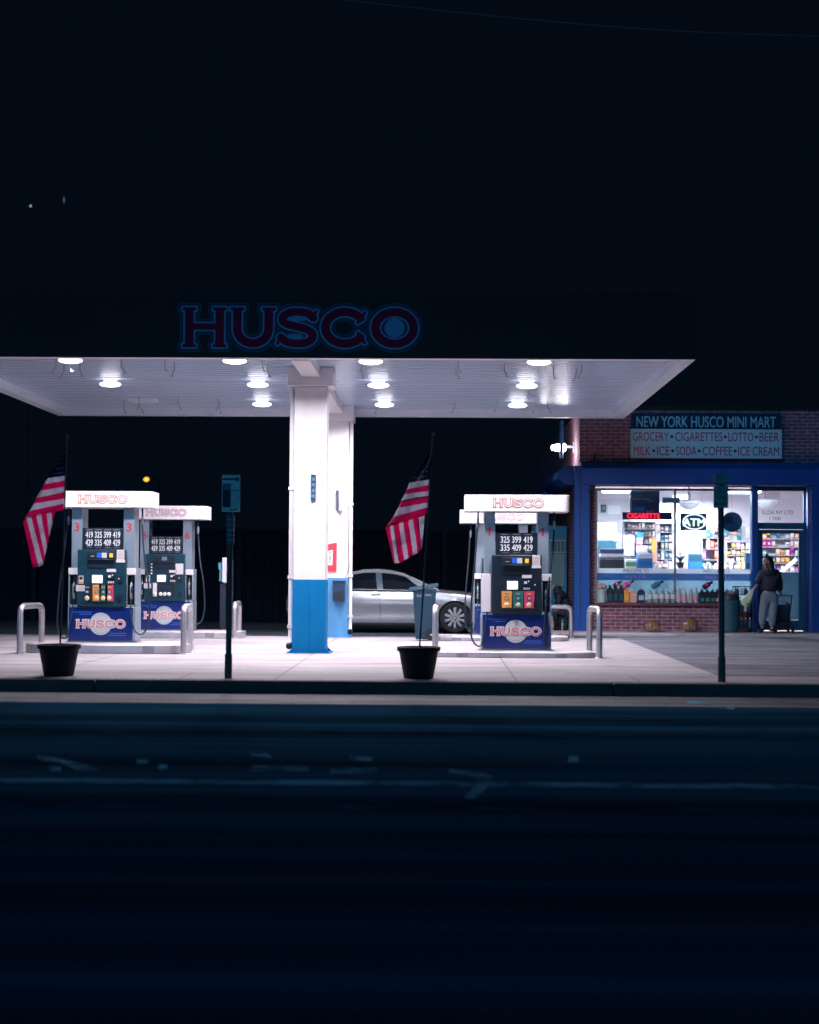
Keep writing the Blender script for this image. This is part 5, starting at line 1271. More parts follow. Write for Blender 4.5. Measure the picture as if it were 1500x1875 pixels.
bundle(1183, 1206, 1157, 1138, "plastic wrapped firewood bundle under the left part of the window")
bundle(1250, 1274, 1156, 1133, "plastic wrapped firewood bundle under the window, nearer the no parking post")

# --- dark bin and goods cart between the post and the door
q = at(1336, 1156, 36.75)
t = thing("litter_bin", "dark round litter bin beside the no parking post under the window", "bin", (q.x, 36.7, .05))
b = MB(); b.lathe([(.17, 0), (.19, .02), (.215, .62), (.225, .63), (.225, .68), (.20, .70)], n=22); b.build("drum", C_['dteal'], t)
b = MB(); b.lathe([(.215, .70), (.20, .80), (.12, .88), (.02, .90)], n=22); b.build("hood", C_['black'], t)
t = thing("goods_rack", "black wire rack of bottles between the litter bin and the blue door post", "rack", (at(1360, 1156, 36.8).x, 36.75, .05))
b = MB()
for z in (.08, .42, .80): b.box(-.20, .20, -.16, .16, z, z + .018)
S2 = b.build("shelf", C_['black'], t)
b = MB()
for sx in (-.19, .19):
    for sy in (-.15, .15): b.tube([(sx, sy, 0), (sx, sy, .98)], .011, 6)
b.tube([(-.19, -.15, .98), (.19, -.15, .98)], .009, 6); b.tube([(-.19, .15, .98), (.19, .15, .98)], .009, 6); b.build("frame", C_['black'], t)
for z, n_, cols, lb in ((.10, 4, ('dteal', 'navy', 'black', 'dteal'), "dark bottle on the lowest shelf of the black wire rack"), (.44, 4, ('pale', 'dteal', 'pale', 'navy'), "bottle on the middle shelf of the black wire rack"), (.82, 3, ('dteal', 'pale', 'black'), "bottle on the top shelf of the black wire rack")):
    for k in range(n_):
        bt_ = jug("rack_bottle", lb, 1360, 1130, 1112 if z < .8 else 1118, 7, 36.7, cols[k], 'white', None, "bottle", "bottles on the black wire rack")
        bt_.location = (t.location.x - .135 + k * .09, 36.67, .05 + z)

# --- hanging and standing things inside the window
q0, q1 = at(1140, 951, SY + .22), at(1231, 938, SY + .22)
t = thing("led_sign", "black scrolling sign with glowing red letters hanging in the window", "sign", ((q0.x + q1.x) / 2, SY + .22, q0.z))
b = MB(); b.box(q0.x, q1.x, SY + .22, SY + .28, q0.z, q1.z); rel(t, b).build("case", C_['navy'], t, bev=.006)
M_led = mat("led_red", (.8, .02, .04), .4, var=0, emit=(1.0, .02, .06), estr=2.6); M_leddim = mat("led_dim", (.2, .004, .016), .4, var=0, emit=(.8, .01, .05), estr=.16)
xa, xb = at(1148, 945, SY + .22).x, at(1209, 945, SY + .22).x
b = MB(); b.box(xa, xb, SY + .214, SY + .2195, q0.z + .015, q1.z - .012, 1); put_text(b, "CIGARETTE", (xa + xb) / 2, (q0.z + q1.z) / 2, SY + .2125, xb - xa - .02, .105, 0, bold=.02); rel(t, b).build("lettering", [M_led, M_leddim], t)
b = MB(); b.tube([(q0.x + .2, SY + .25, q1.z), (q0.x + .2, SY + .25, RZ1)], .003, 4); b.tube([(q1.x - .2, SY + .25, q1.z), (q1.x - .2, SY + .25, RZ1)], .003, 4); rel(t, b).build("chain", C_['grey'], t)
q0, q1 = at(1246, 971, SY + .20), at(1294, 940, SY + .20)
t = thing("cash_sign", "green rectangular sign with a white glowing oval and capital letters ATM", "sign", ((q0.x + q1.x) / 2, SY + .20, q0.z))
b = MB(); b.box(q0.x, q1.x, SY + .20, SY + .24, q0.z, q1.z); rel(t, b).build("panel", C_['dteal'], t, bev=.006)
M_neon = mat("neon_white", (.9, .92, .95), .4, var=0, emit=(.92, .95, 1.0), estr=1.6)
b = MB(); cx_, cz_ = (q0.x + q1.x) / 2, (q0.z + q1.z) / 2; w_, h_ = (q1.x - q0.x) / 2, (q1.z - q0.z) / 2
b.tube([(cx_ + .02 + w_ * .86 * math.cos(a), SY + .19, cz_ + h_ * .86 * math.sin(a)) for a in [2 * math.pi * k / 28 for k in range(29)]], .016, 6, 0, caps=False)
b.prism([(cx_ + .0 + w_ * .62 * math.cos(a), cz_ + h_ * .62 * math.sin(a)) for a in [2 * math.pi * k / 24 for k in range(24)]], SY + .194, SY + .1995, mi=1)
put_text(b, "ATM", cx_ + .01, cz_ - .01, SY + .186, w_ * 1.66, h_ * .86, 0, bold=.035, sheary=.0); rel(t, b).build("oval_lettering", [M_neon, C_['green']], t)
b = MB()
for s in (-1, 1): b.tube([(cx_ + s * w_ * .7, SY + .22, q1.z), (cx_ + s * w_ * .7, SY + .22, RZ1)], .003, 4)
rel(t, b).build("chain", C_['grey'], t)
qc = at(1340.5, 956, SY + .18); rr = 18.5 * SY / 3125
t = thing("lottery_sign", "round dark blue lottery sign hanging in the window right of the no parking post", "sign", qc)
b = MB(); b.lathe([(rr, 0), (rr, .03)], qc, n=40, axis='y'); rel(t, b).build("disc", C_['navy'], t)
b = MB(); M_lot = mat("lottery_blue", (.02, .14, .26), .5, var=.1); y_ = SY + .18 - .033
b.prism([(qc.x + rr * .90 * math.cos(a), qc.z + rr * .90 * math.sin(a)) for a in [R(195 + 15 * k) for k in range(11)]], y_, y_ + .002, mi=0)
b.box(qc.x + .01, qc.x + rr * .84, y_, y_ + .002, qc.z - .01, qc.z + rr * .34, 0); b.box(qc.x + .01, qc.x + rr * .6, y_, y_ + .002, qc.z + rr * .40, qc.z + rr * .72, 0)
put_text(b, "LOTTERY", qc.x, qc.z - rr * .48, y_ - .002, rr * 1.5, .12, 1, bold=.01); put_text(b, "YORK", qc.x + rr * .43, qc.z + rr * .16, y_ - .002, rr * .7, .06, 1); put_text(b, "NEW", qc.x + rr * .30, qc.z + rr * .56, y_ - .002, rr * .5, .055, 1)
rel(t, b).build("lettering", [M_lot, mat("lottery_letter", (.05, .28, .42), .5, var=.1)], t)
b = MB(); b.tube([(qc.x, SY + .165, qc.z + rr), (qc.x, SY + .165, RZ1)], .003, 4); rel(t, b).build("chain", C_['grey'], t)
def board(label, px0, py0, px1, py1, Y, col, bands=(), texts=(), name="poster", cat="poster", dep=.02):
    a, c = at(px0, py1, Y), at(px1, py0, Y); t = thing(name, label, cat, ((a.x + c.x) / 2, Y, a.z)); w_, h = c.x - a.x, c.z - a.z
    b = MB(); b.box(-w_ / 2, w_ / 2, 0, dep, 0, h); b.build("sheet", C_[col], t)
    for (cl, x0, x1, z0, z1) in bands: b = MB(); b.box(-w_ / 2 + w_ * x0, -w_ / 2 + w_ * x1, -.004, -.0006, h * z0, h * z1); b.build("print", C_[cl], t)
    for (s, x, z, wd, cl) in texts: b = MB(); put_text(b, s, -w_ / 2 + w_ * x, h * z, -.0062, w_ * wd); b.build("lettering", C_[cl], t)
    return t
board("dark poster with grey lettering hanging above the red scrolling sign", 1154, 899, 1208, 940, SY + .6, 'navy', [('dteal', .0, 1, .74, 1), ('teal', .6, .82, .52, .60), ('blue', .15, .5, .10, .30), ('purple', .55, .8, .04, .14)], [("Dutch Masters", .40, .66, .62, 'lgrey')])
board("teal hanging banner beside the window mullion", 1213, 911, 1245, 921, SY + .8, 'teal', [('white', .2, .6, 0, .2)], name="banner", cat="banner")
board("large blank grey plastic sheet on the left inside wall", 1096, 914, 1154, 953, 41.0, 'lgrey', [('white', .3, .7, .3, .7)])
board("small black wall phone on the grey plastic sheet", 1101, 924, 1110, 938, 40.9, 'black', [('teal', .25, .75, .35, .75)], name="wall_phone", cat="phone", dep=.06)
carton("tall grey teal cooler at the left inside the window", 1093, 956, 1130, 1040, 39.8, 'grey', ('dteal', .1, .6), .7, name="drinks_cooler", cat="cooler")
carton("black lottery terminal on the counter, upper unit", 1099, 1005, 1143, 1013, 38.7, 'black', ('navy', .1, .9), .4, name="ticket_terminal", cat="terminal")
carton("pale strip printer between two black terminal units", 1100, 1013, 1143, 1020, 38.72, 'lgrey', ('white', .2, .8), .4, name="strip_printer", cat="printer")
carton("wide black counter display box under the strip printer", 1098, 1020, 1143, 1041, 38.68, 'black', None, .4, name="display_box", cat="box")
carton("small white monitor above the black terminal", 1124, 977, 1135, 992, 38.9, 'white', ('lgrey', .1, .9), .08, name="monitor", cat="monitor")
carton("white glass fronted display cabinet on the counter", 1144, 980, 1162, 1018, 39.2, 'white', ('lgrey', .08, .82), .3, name="display_cabinet", cat="cabinet")
carton("blue and pink round tin beside the display cabinet", 1166, 975, 1178, 990, 39.3, 'blue', ('pale', .1, .35), .1, name="tin", cat="tin")
carton("pink snack box under the blue tin", 1167, 990, 1177, 998, 39.2, 'pink', ('rose', .2, .8), .1)
carton("pale grey flat box with red print on the counter", 1167, 999, 1184, 1013, 38.9, 'lgrey', ('rose', .1, .4), .2)
carton("blue counter box lettered with three dark capitals", 1168, 1013, 1196, 1041, 38.6, 'blue', ('lgrey', .66, .96), .25, text=("ZYN", .33, .72, .24), tcol='navy', name="counter_box", cat="box")
carton("orange upright banner strip inside the left window", 1194, 983, 1202, 1030, 40.2, 'coral', ('orange', .4, .9), .04, name="upright_strip", cat="sign")
carton("white box with green leaf print on the counter", 1145, 1024, 1166, 1041, 38.62, 'white', ('green', .25, .7), .2)
# ceiling domes
for (px, py, rpx, lb) in ((1262, 921, 20, "round grey mirror dome under the shop ceiling by the mullion"), (1402, 919, 22, "round grey mirror dome above the shop door")):
    q = at(px, py, 40.0); r_ = rpx * 40 / 3125; t = thing("mirror_dome", lb, "mirror", q)
    b = MB(); b.lathe([(.02, -.16), (r_ * .5, -.13), (r_ * .85, -.07), (r_, .0), (r_, .05)], n=28); b.build("dome", C_['lgrey'], t)
    b = MB(); b.lathe([(r_ * 1.02, -.01), (r_ * 1.04, .03), (r_ * 1.0, .05)], n=28); b.build("rim", C_['white'], t)
    b = MB(); b.tube([(0, 0, .05), (0, 0, RZ1 - q.z)], .03, 8); b.build("rod", C_['lgrey'], t)
carton("grey air unit hung from the ceiling above the shop door", 1404, 901, 1430, 921, 40.6, 'rose', ('lgrey', .1, .9), .5, name="air_unit", cat="air unit")
# wire shelf towers full of small goods
def tower(label, px0, px1, py0, py1, Y, rows, cols, pal, gname, glabel, seed, name="goods_shelf", blank=.12):
    a, c = at(px0, py1, Y), at(px1, py0, Y); w_, h = c.x - a.x, c.z - a.z; rng = random.Random(seed)
    t = thing(name, label, "shelf", ((a.x + c.x) / 2, Y, RZ0))
    b = MB()
    for k in range(rows + 1): z = a.z - RZ0 + h * k / rows; b.box(-w_ / 2, w_ / 2, 0, .30, z - .012, z)
    for s in (-1, 1): b.box(s * w_ / 2 - .012, s * w_ / 2 + .012, .02, .30, 0, a.z - RZ0 + h)
    b.box(-w_ / 2 + .013, w_ / 2 - .013, .29, .299, 0, a.z - RZ0 + h); b.build("rack_frame", C_['lgrey'], t)
    for k in range(rows):
        for j in range(cols):
            if rng.random() < blank: continue
            cw = w_ / cols; ch = h / rows; z = a.z + ch * k + .001; x = (a.x + c.x) / 2 - w_ / 2 + cw * (j + .5); cl = rng.choice(pal); bw = cw * rng.uniform(.68, .9); bh = (ch - .014) * rng.uniform(.6, .96)
            g_ = MB(); dpt = .14
            kind = rng.random()
            if kind < .5:     # pillow bag
                g_.loft([[(-bw / 2, .06, 0), (bw / 2, .06, 0), (bw / 2, .07, 0), (-bw / 2, .07, 0)], [(-bw / 2 * .96, .015, bh * .25), (bw / 2 * .96, .015, bh * .25), (bw / 2 * .96, .115, bh * .25), (-bw / 2 * .96, .115, bh * .25)], [(-bw / 2 * .96, .02, bh * .72), (bw / 2 * .96, .02, bh * .72), (bw / 2 * .96, .11, bh * .72), (-bw / 2 * .96, .11, bh * .72)], [(-bw / 2, .06, bh), (bw / 2, .06, bh), (bw / 2, .07, bh), (-bw / 2, .07, bh)]], 0)
                g_.box(-bw * .3, bw * .3, .004, .013, bh * .38, bh * .62, 1); nm, ct = "snack_bag", "snack bag"
            elif kind < .8:
                g_.box(-bw / 2, bw / 2, .01, dpt, 0, bh, 0); g_.box(-bw * .4, bw * .4, .006, .0095, bh * .3, bh * .7, 1); nm, ct = "small_box", "box"
            else:
                g_.lathe([(bw * .42, 0), (bw * .45, bh * .05), (bw * .45, bh * .62), (bw * .2, bh * .85), (bw * .2, bh)], (0, .08, 0), n=10); g_.lathe([(bw * .455, bh * .2), (bw * .455, bh * .5)], (0, .08, 0), n=10, mi=1, cap=False); nm, ct = "drink_bottle", "bottle"
            o = g_.build(nm, [C_[cl], C_[rng.choice(['white', 'navy', 'rose', 'yellow', 'lgrey'])]], None, loc=(x, Y - .0, z))
            tag(o, glabel.replace("#", ct), ct, gname)
    return t
tower("grey wire shelf of small goods just left of the window mullion", 1203, 1232, 958, 1040, 40.4, 5, 4, ['grey', 'lgrey', 'lgrey', 'white', 'rose', 'teal'], "goods on the grey shelf left of the mullion", "# on the grey wire shelf just left of the mullion", 11)
tower("low white shelf of goods behind the right half of the window", 1286, 1316, 985, 1045, 40.0, 3, 4, ['pink', 'rose', 'purple', 'white', 'coral', 'lgrey'], "goods on the white shelf left of the post", "# on the low white shelf left of the no parking post", 12)
tower("snack rack full of orange packets behind the right window", 1331, 1374, 992, 1042, 40.2, 4, 5, ['orange', 'orange', 'yellow', 'peach', 'white', 'rose'], "snacks on the orange rack", "# on the orange snack rack behind the right window", 13)
tower("crowded shelf seen through the upper door glass", 1396, 1464, 972, 1046, 40.8, 5, 8, ['peach', 'orange', 'rose', 'white', 'teal', 'magenta', 'dteal', 'lgrey', 'white'], "goods on the shelf behind the door", "# on the crowded shelf behind the shop door", 14)
tower("tall white back shelf of small goods in the left half of the window", 1143, 1201, 955, 1020, 41.6, 5, 9, ['white', 'lgrey', 'pale', 'rose', 'grey', 'white', 'teal', 'peach', 'navy'], "goods on the tall white back shelf", "# on the tall white back shelf in the left half of the window", 17, blank=.25)
carton("blue drinks cabinet under the round dome in the right window", 1261, 1014, 1286, 1044, 39.6, 'blue', ('dteal', .55, .95), .4, name="drinks_cabinet", cat="cabinet")
carton("white paper stack leaning beside the blue drinks cabinet", 1243, 1014, 1260, 1042, 39.3, 'rose', ('lgrey', .1, .9), .05, name="paper_stack", cat="paper")
carton("dark teal display stand by the blue door post", 1366, 1012, 1376, 1044, 38.4, 'dteal', ('blue', .4, .8), .2, name="display_stand", cat="stand")
carton("white till counter running behind the window", 1096, 1042, 1376, 1104, 39.6, 'lgrey', ('white', .1, .3), .5, name="till_counter", cat="counter")
rng = random.Random(21); xx = 1148.0
while xx < 1374:
    wpx = rng.uniform(4.5, 9); hpx = rng.uniform(7, 19)
    if not (1238 < xx + wpx and xx < 1254) and not (1163 < xx + wpx and xx < 1198):
        col = rng.choice(['white', 'lgrey', 'rose', 'orange', 'teal', 'pale', 'grey', 'coral', 'yellow', 'navy', 'purple'])
        if rng.random() < .5:
            t = carton("small box among the crowded goods on the till counter", xx, 1042 - hpx, xx + wpx, 1041.5, 39.62 + rng.uniform(0, .2), col, (rng.choice(['white', 'navy', 'rose', 'lgrey', 'green']), rng.uniform(.1, .4), rng.uniform(.5, .85)), .10, "small_box", "box", "small boxes on the till counter")
        else:
            jug("counter_jar", "small jar among the crowded goods on the till counter", xx + wpx / 2, 1041.5, 1042 - hpx, wpx, 39.7 + rng.uniform(0, .15), col, rng.choice(['white', 'navy', 'grey', 'coral']), ('white', .2, .5), "jar", "small jars on the till counter")
    xx += wpx + rng.uniform(.5, 3)
for k in range(26):      # packets hung on the slat wall
    px = rng.uniform(1160, 1236) if k < 13 else rng.uniform(1296, 1374); py = rng.uniform(956, 1002) if k < 13 else rng.uniform(968, 990)
    q = at(px, py, RY1 - .06); w2, h2 = rng.uniform(.05, .09), rng.uniform(.08, .15); b = MB()
    b.loft([[(-w2, .0, -h2), (w2, .0, -h2), (w2, .008, -h2), (-w2, .008, -h2)], [(-w2 * .95, -.02, -h2 * .5), (w2 * .95, -.02, -h2 * .5), (w2 * .95, .03, -h2 * .5), (-w2 * .95, .03, -h2 * .5)], [(-w2 * .95, -.02, h2 * .5), (w2 * .95, -.02, h2 * .5), (w2 * .95, .03, h2 * .5), (-w2 * .95, .03, h2 * .5)], [(-w2, .0, h2), (w2, .0, h2), (w2, .008, h2), (-w2, .008, h2)]]); b.box(-w2 * .6, w2 * .6, -.026, -.021, -h2 * .25, h2 * .25, 1)
    o = b.build("hanging_packet", [C_[rng.choice(['lgrey', 'white', 'rose', 'pale', 'grey', 'teal', 'peach'])], C_[rng.choice(['navy', 'coral', 'teal', 'grey', 'white'])]], None, loc=q)
    tag(o, "small packet hung on the white slat wall inside the shop", "packet", "packets hung on the slat wall")
t = thing("red_flower", "small red paper flower in a dark pot by the window mullion", "flower", at(1246, 1040, 38.5))
b = MB(); b.lathe([(.06, 0), (.09, .12), (.095, .13)], n=12); b.build("flower_pot", C_['black'], t)
b = MB()
for k in range(9): a = k * .7; b.tube([(0, 0, .12), (.05 * math.cos(a), .05 * math.sin(a), .22), (.12 * math.cos(a), .1 * math.sin(a), .26 + .02 * (k % 3))], [.012, .02, .004], 5)
b.build("leaves", C_['dteal'], t)
b = MB()
for k in range(7): a = k * .9; b.lathe([(.005, -.02), (.025, 0), (.005, .02)], (.035 * math.cos(a), .035 * math.sin(a) - .03, .33), n=6)
b.build("petals", C_['coral'], t)
t = thing("cardboard_sheet", "pale slanted sheet leaning inside the lower right door glass", "sheet", at(1445, 1046, 39.0))
b = MB(); u = [at(1428, 1046, 39.0), at(1458, 1020, 39.0), at(1459, 1028, 39.0), at(1436, 1048, 39.0)]; b.add(u + [v + Vector((0, .02, 0)) for v in u], [(0, 1, 2, 3), (7, 6, 5, 4), (0, 4, 5, 1), (1, 5, 6, 2), (2, 6, 7, 3), (3, 7, 4, 0)]); rel(t, b).build("sheet", C_['white'], t)

# ------------------------------------------------------------------ ice chest by the side wall
a = at(1011, 1154, 40.2); c = at(1039, 986, 40.2)
t = thing("ice_freezer", "blue and white ice freezer standing behind the seated person", "freezer", ((a.x + c.x) / 2 - .25, 40.2, 0))
w_ = .62; b = MB(); b.box(-w_ + .25, c.x - t.location.x, 0, .8, .04, c.z + .3); b.build("cabinet", mat("freezer_blue", (.04, .32, .60), .3, metal=.2, var=.15, scale=1.2), t, bev=.02)
b = MB(); xr = c.x - t.location.x; z0, z1 = at(1025, 1074, 40.2).z, at(1025, 1014, 40.2).z; b.box(-w_ + .28, xr - .06, -.02, -.001, z0, z1); b.build("door_panel", mat("freezer_door", (.34, .62, .74), .12, metal=.4, var=.25, scale=1.5), t, bev=.01)
b = MB(); zg0, zg1 = at(1025, 1012, 40.2).z, at(1025, 989, 40.2).z; b.box(-w_ + .28, xr - .03, -.012, -.001, zg0, zg1, 0)
for k in range(9): x = -w_ + .29 + k * .085; b.box(x, x + .014, -.022, -.0125, zg0, zg1, 1)
for z in (zg0, zg1 - .02): b.box(-w_ + .28, xr - .03, -.0225, -.0122, z, z + .02, 1)
b.build("grille", [C_['teal'], C_['pale']], t)

# ------------------------------------------------------------------ people
def join_geo(parts):
    b = MB()
    for vs, fs in parts: b.add(vs, fs)
    return b
def hand(wrist, tip, side, spread, r0=.030, curl=Vector((0, 0, 0))):
    """palm and five bent fingers from wrist towards tip"""
    wv, tv = Vector(wrist), Vector(tip); d = (tv - wv); L = d.length; d.normalize(); s = Vector(spread).normalized()
    p0 = wv + d * L * .15; p1 = wv + d * L * .48
    geo = [skin_geo([[(*wv, .026), (*p0, .034), (*p1, .036), (*(p1 + d * .012), .028)]], 1)]
    for k, ln in enumerate((.42, .50, .48, .38)):
        o = p1 + s * (.026 - .0175 * k); m = o + d * L * ln * .5 + curl * .35; e = o + d * L * ln * .85 + curl
        geo.append(skin_geo([[(*(o - d * .015), .010), (*o, .0098), (*m, .0090), (*e, .0078)]], 1))
    o = p0 + s * .026; m = o + s * .022 + d * .028 + curl * .2; e = m + d * .030 + s * .006 + curl * .4
    geo.append(skin_geo([[(*o, .013), (*m, .0115), (*e, .009)]], 1))
    return geo
# woman standing at the door: back to the camera, head turned to her left (picture left)
PY = 36.35; F = at(1408, 1163, PY); F.z = .05
def w3(px, py, dy=0.0):
    q = at(px, py, PY + dy); return (q.x - F.x, q.y - F.y, q.z - F.z)
def ch(*pts): return [(*w3(p[0], p[1], p[2]), p[3]) for p in pts]
wom = thing("person", "person in a dark jacket and grey sweatpants at the shop door holding a pale bag", "person", F, 0, "people by the shop")
geo = [skin_geo([ch((1409, 1088, 0, .13), (1410, 1076, 0, .12), (1410, 1062, .0, .13), (1409, 1052, .0, .12), (1408, 1046, .0, .06), (1406.5, 1040, -.01, .052), (1405.5, 1033, -.015, .088), (1405, 1027, -.015, .098), (1405.5, 1020.5, -.01, .070)),
                 ch((1409, 1052, 0, .12), (1397, 1050, .0, .055), (1391, 1064, -.02, .042), (1384.5, 1073, -.06, .032)),
                 ch((1409, 1052, 0, .12), (1422, 1050, .0, .055), (1427, 1070, .04, .042), (1429, 1086, .10, .032)),
                 ch((1409, 1088, 0, .13), (1402, 1094, 0, .085), (1398, 1122, -.02, .055), (1396, 1150, .02, .038), (1396, 1157, .0, .04)),
                 ch((1409, 1088, 0, .13), (1416, 1094, 0, .085), (1415, 1122, -.03, .055), (1414, 1152, .0, .038), (1414, 1159, -.02, .04))], 2)]
# nose, brow and ear on the side of the face that shows
geo.append(skin_geo([ch((1400.5, 1026, -.05, .02), (1396.6, 1029.5, -.055, .014), (1397.6, 1031, -.052, .012))], 1))
geo.append(skin_geo([ch((1400, 1036, -.05, .03), (1399, 1037.5, -.05, .022))], 1))
geo.append(skin_geo([ch((1407, 1027, -.115, .014), (1407.6, 1030, -.118, .018), (1407, 1032, -.112, .011))], 1))
geo += hand(w3(1384.5, 1073, -.06), w3(1380, 1080.5, -.065), 1, (0, -1, .2), curl=Vector((.01, 0, -.01)))
geo += hand(w3(1429, 1086, .10), w3(1430.5, 1094.5, .13), 1, (0, -1, 0), curl=Vector((-.01, .01, -.01)))
join_geo(geo).build("body", M_skin, wom, ang=180)
j = [skin_geo([ch((1409, 1084, 0, .20), (1409.5, 1076, 0, .205), (1410, 1064, 0, .215), (1410, 1054, 0, .185), (1409, 1048, 0, .11)),
               ch((1410, 1054, 0, .185), (1395.5, 1052.5, 0, .10), (1389.5, 1063, -.02, .082), (1385, 1071.5, -.055, .060)),
               ch((1410, 1054, 0, .185), (1424, 1052.5, 0, .10), (1428, 1068, .04, .078), (1429.2, 1083, .09, .056))], 2),
     skin_geo([ch((1398, 1047.5, -.10, .045), (1409, 1049, -.155, .058), (1421, 1046.5, -.10, .05), (1426, 1044, -.06, .035))], 2)]
join_geo(j).build("jacket", M_jacket, wom, ang=180)
tr_ = [skin_geo([ch((1409, 1080, 0, .165), (1409, 1090, 0, .175), (1401.5, 1100, 0, .118), (1397.5, 1122, -.02, .098), (1396, 1138, 0, .082), (1395.5, 1147, .01, .068)),
                 ch((1409, 1090, 0, .175), (1416.5, 1100, 0, .118), (1415.5, 1122, -.03, .098), (1414.5, 1140, -.01, .082), (1414, 1149, .0, .068))], 2)]
join_geo(tr_).build("trousers", M_sweat, wom, ang=180)
hr = [skin_geo([ch((1407, 1020, .005, .085), (1408.5, 1027, -.03, .105), (1410, 1035, -.06, .098), (1412.5, 1043, -.09, .088), (1416, 1050, -.12, .070), (1419, 1056, -.135, .035))], 2),
      skin_geo([ch((1403, 1019.5, -.02, .075), (1408, 1018.5, 0, .085))], 2), skin_geo([ch((1406, 1024, .06, .07), (1404, 1036, .075, .05), (1402, 1046, .07, .03))], 2)]
join_geo(hr).build("hair", M_hair, wom, ang=180)
for k, (px, py, dy) in enumerate(((1396, 1157.5, .0), (1414, 1161, -.02))):
    b = MB(); x, y, z = w3(px, py, dy); s = -1 if k == 0 else .4
    vs, fs = skin_geo([[(x + .0, y + .02, max(.0, z) + .10, .05), (x, y, .055, .052), (x + s * .06, y - .02 if k == 0 else y + .10, .045, .048), (x + s * .12, y - .03 if k == 0 else y + .17, .038, .035)]], 2)
    b.add([(v.x, v.y, max(v.z, .002)) for v in vs], fs); b.build("shoe", M_shoe, wom, ang=180)
b = MB(); b.lathe([(.004, 0), (.013, .003), (.006, .008)], w3(1398.9, 1026.5, -.075), n=8, axis='y'); b.build("eye", M_ink, wom)
# bag hanging from her hand
t = thing("carrier_bag", "pale yellow green plastic bag hanging from the standing person's hand", "bag", at(1381, 1075, PY - .075))
b = MB(); ol = [(1380, 1074.5), (1375, 1080), (1366, 1090), (1354.5, 1102.5), (1358, 1107), (1364, 1111.5), (1370.5, 1111.8), (1373, 1106), (1374.5, 1101), (1379, 1090), (1380.8, 1080)]
secs = []
for k_, dy in ((.55, -.075), (.92, -.05), (1, -.01), (1, .02), (.9, .06), (.5, .085)):
    cx_, cy_ = 1370.5, 1096; secs.append([tuple(at(cx_ + (p[0] - cx_) * (k_ if p[1] > 1078 else 1), cy_ + (p[1] - cy_) * (k_ if p[1] > 1078 else 1), PY - .075 + dy * (1 if p[1] > 1084 else .25))) for p in ol])
b.loft(secs); rel(t, b).build("bag_body", mat("bag_plastic", (.74, .82, .58), .45, var=.14, scale=8, transl=.4, bump=.6, bscale=14), t, ang=60, sub=1)
b = MB(); b.tube([at(1380.5, 1077, PY - .10), at(1383, 1073.5, PY - .085), at(1384, 1075, PY - .03), at(1381, 1078, PY - .04)], .008, 6); rel(t, b).build("bag_handle", MATS["bag_plastic"], t)
b = MB(); v = [at(1366, 1106, PY - .165), at(1371, 1104, PY - .16), at(1373, 1102, PY - .14), at(1370, 1109, PY - .15)]; b.add(v + [q + Vector((0, .008, 0)) for q in v], [(0, 1, 2, 3), (7, 6, 5, 4)]); rel(t, b).build("bag_print", C_['green'], t)
# pushchair in front of her
G = at(1432, 1163, 36.55); G.z = .05
t = thing("pushchair", "dark folding pushchair standing between the standing person and the shop door", "pushchair", G)
b = MB()
for s in (-1, 1):
    b.tube([(s * .17, -.30, .93), (s * .17, -.24, .86), (s * .17, .10, .30), (s * .17, .26, .09)], .014, 7); b.tube([(s * .17, -.26, .09), (s * .17, .02, .44), (s * .17, .12, .62)], .014, 7)
b.tube([(-.17, -.30, .93), (.17, -.30, .93)], .016, 8); b.tube([(-.17, -.26, .09), (.17, -.26, .09)], .010, 6); b.tube([(-.17, .26, .09), (.17, .26, .09)], .010, 6); b.build("frame", mat("pushchair_frame", (.05, .07, .10), .35, metal=.6, var=.2), t)
b = MB(); b.loft([[(x, y, z) for x, y, z in ((-.155, .24, .36), (.155, .24, .36), (.155, .22, .30), (-.155, .22, .30))], [(x, y, z) for x, y, z in ((-.155, -.02, .38), (.155, -.02, .38), (.155, -.06, .30), (-.155, -.06, .30))], [(x, y, z) for x, y, z in ((-.155, -.13, .72), (.155, -.13, .72), (.155, -.17, .70), (-.155, -.17, .70))]]); b.build("seat", mat("pushchair_cloth", (.016, .030, .06), .8, var=.3, scale=12), t, bev=.02)
b = MB(); b.loft([[(.165 * math.cos(R(180 * k / 8)) * 1.0, -.16 + d_, .66 + .14 * math.sin(R(180 * k / 8)) * q_) for k in range(9)] for d_, q_ in ((0, .8), (.10, 1.05), (.22, 1.05), (.32, .8))], closed=False, caps=False); b.build("hood", mat("pushchair_hood", (.10, .20, .32), .8, var=.2, scale=10), t)
for s in (-1, 1):
    for y in (-.26, .26):
        b = MB(); b.lathe([(.05, -.014), (.085, -.018), (.09, 0), (.085, .018), (.05, .014)], (s * .19, y, .09), n=18, axis='x', cap=False); b.lathe([(.02, -.012), (.02, .012)], (s * .19, y, .09), n=10, axis='x')
        for k in range(3):
            a = k * 2.09; b.tube([(s * .19, y, .09), (s * .19, y + .055 * math.cos(a), .09 + .055 * math.sin(a))], .008, 5)
        b.build("wheel", M_black, t)
b = MB(); b.loft([[(x, y, .20 + z) for x, y, z in ((-.13, -.2, 0), (.13, -.2, 0), (.13, .12, 0), (-.13, .12, 0))], [(x, y, .20 + z) for x, y, z in ((-.15, -.22, .08), (.15, -.22, .08), (.15, .14, .08), (-.15, .14, .08))]]); b.build("basket", M_black, t); t.scale = (.95, .95, .86)
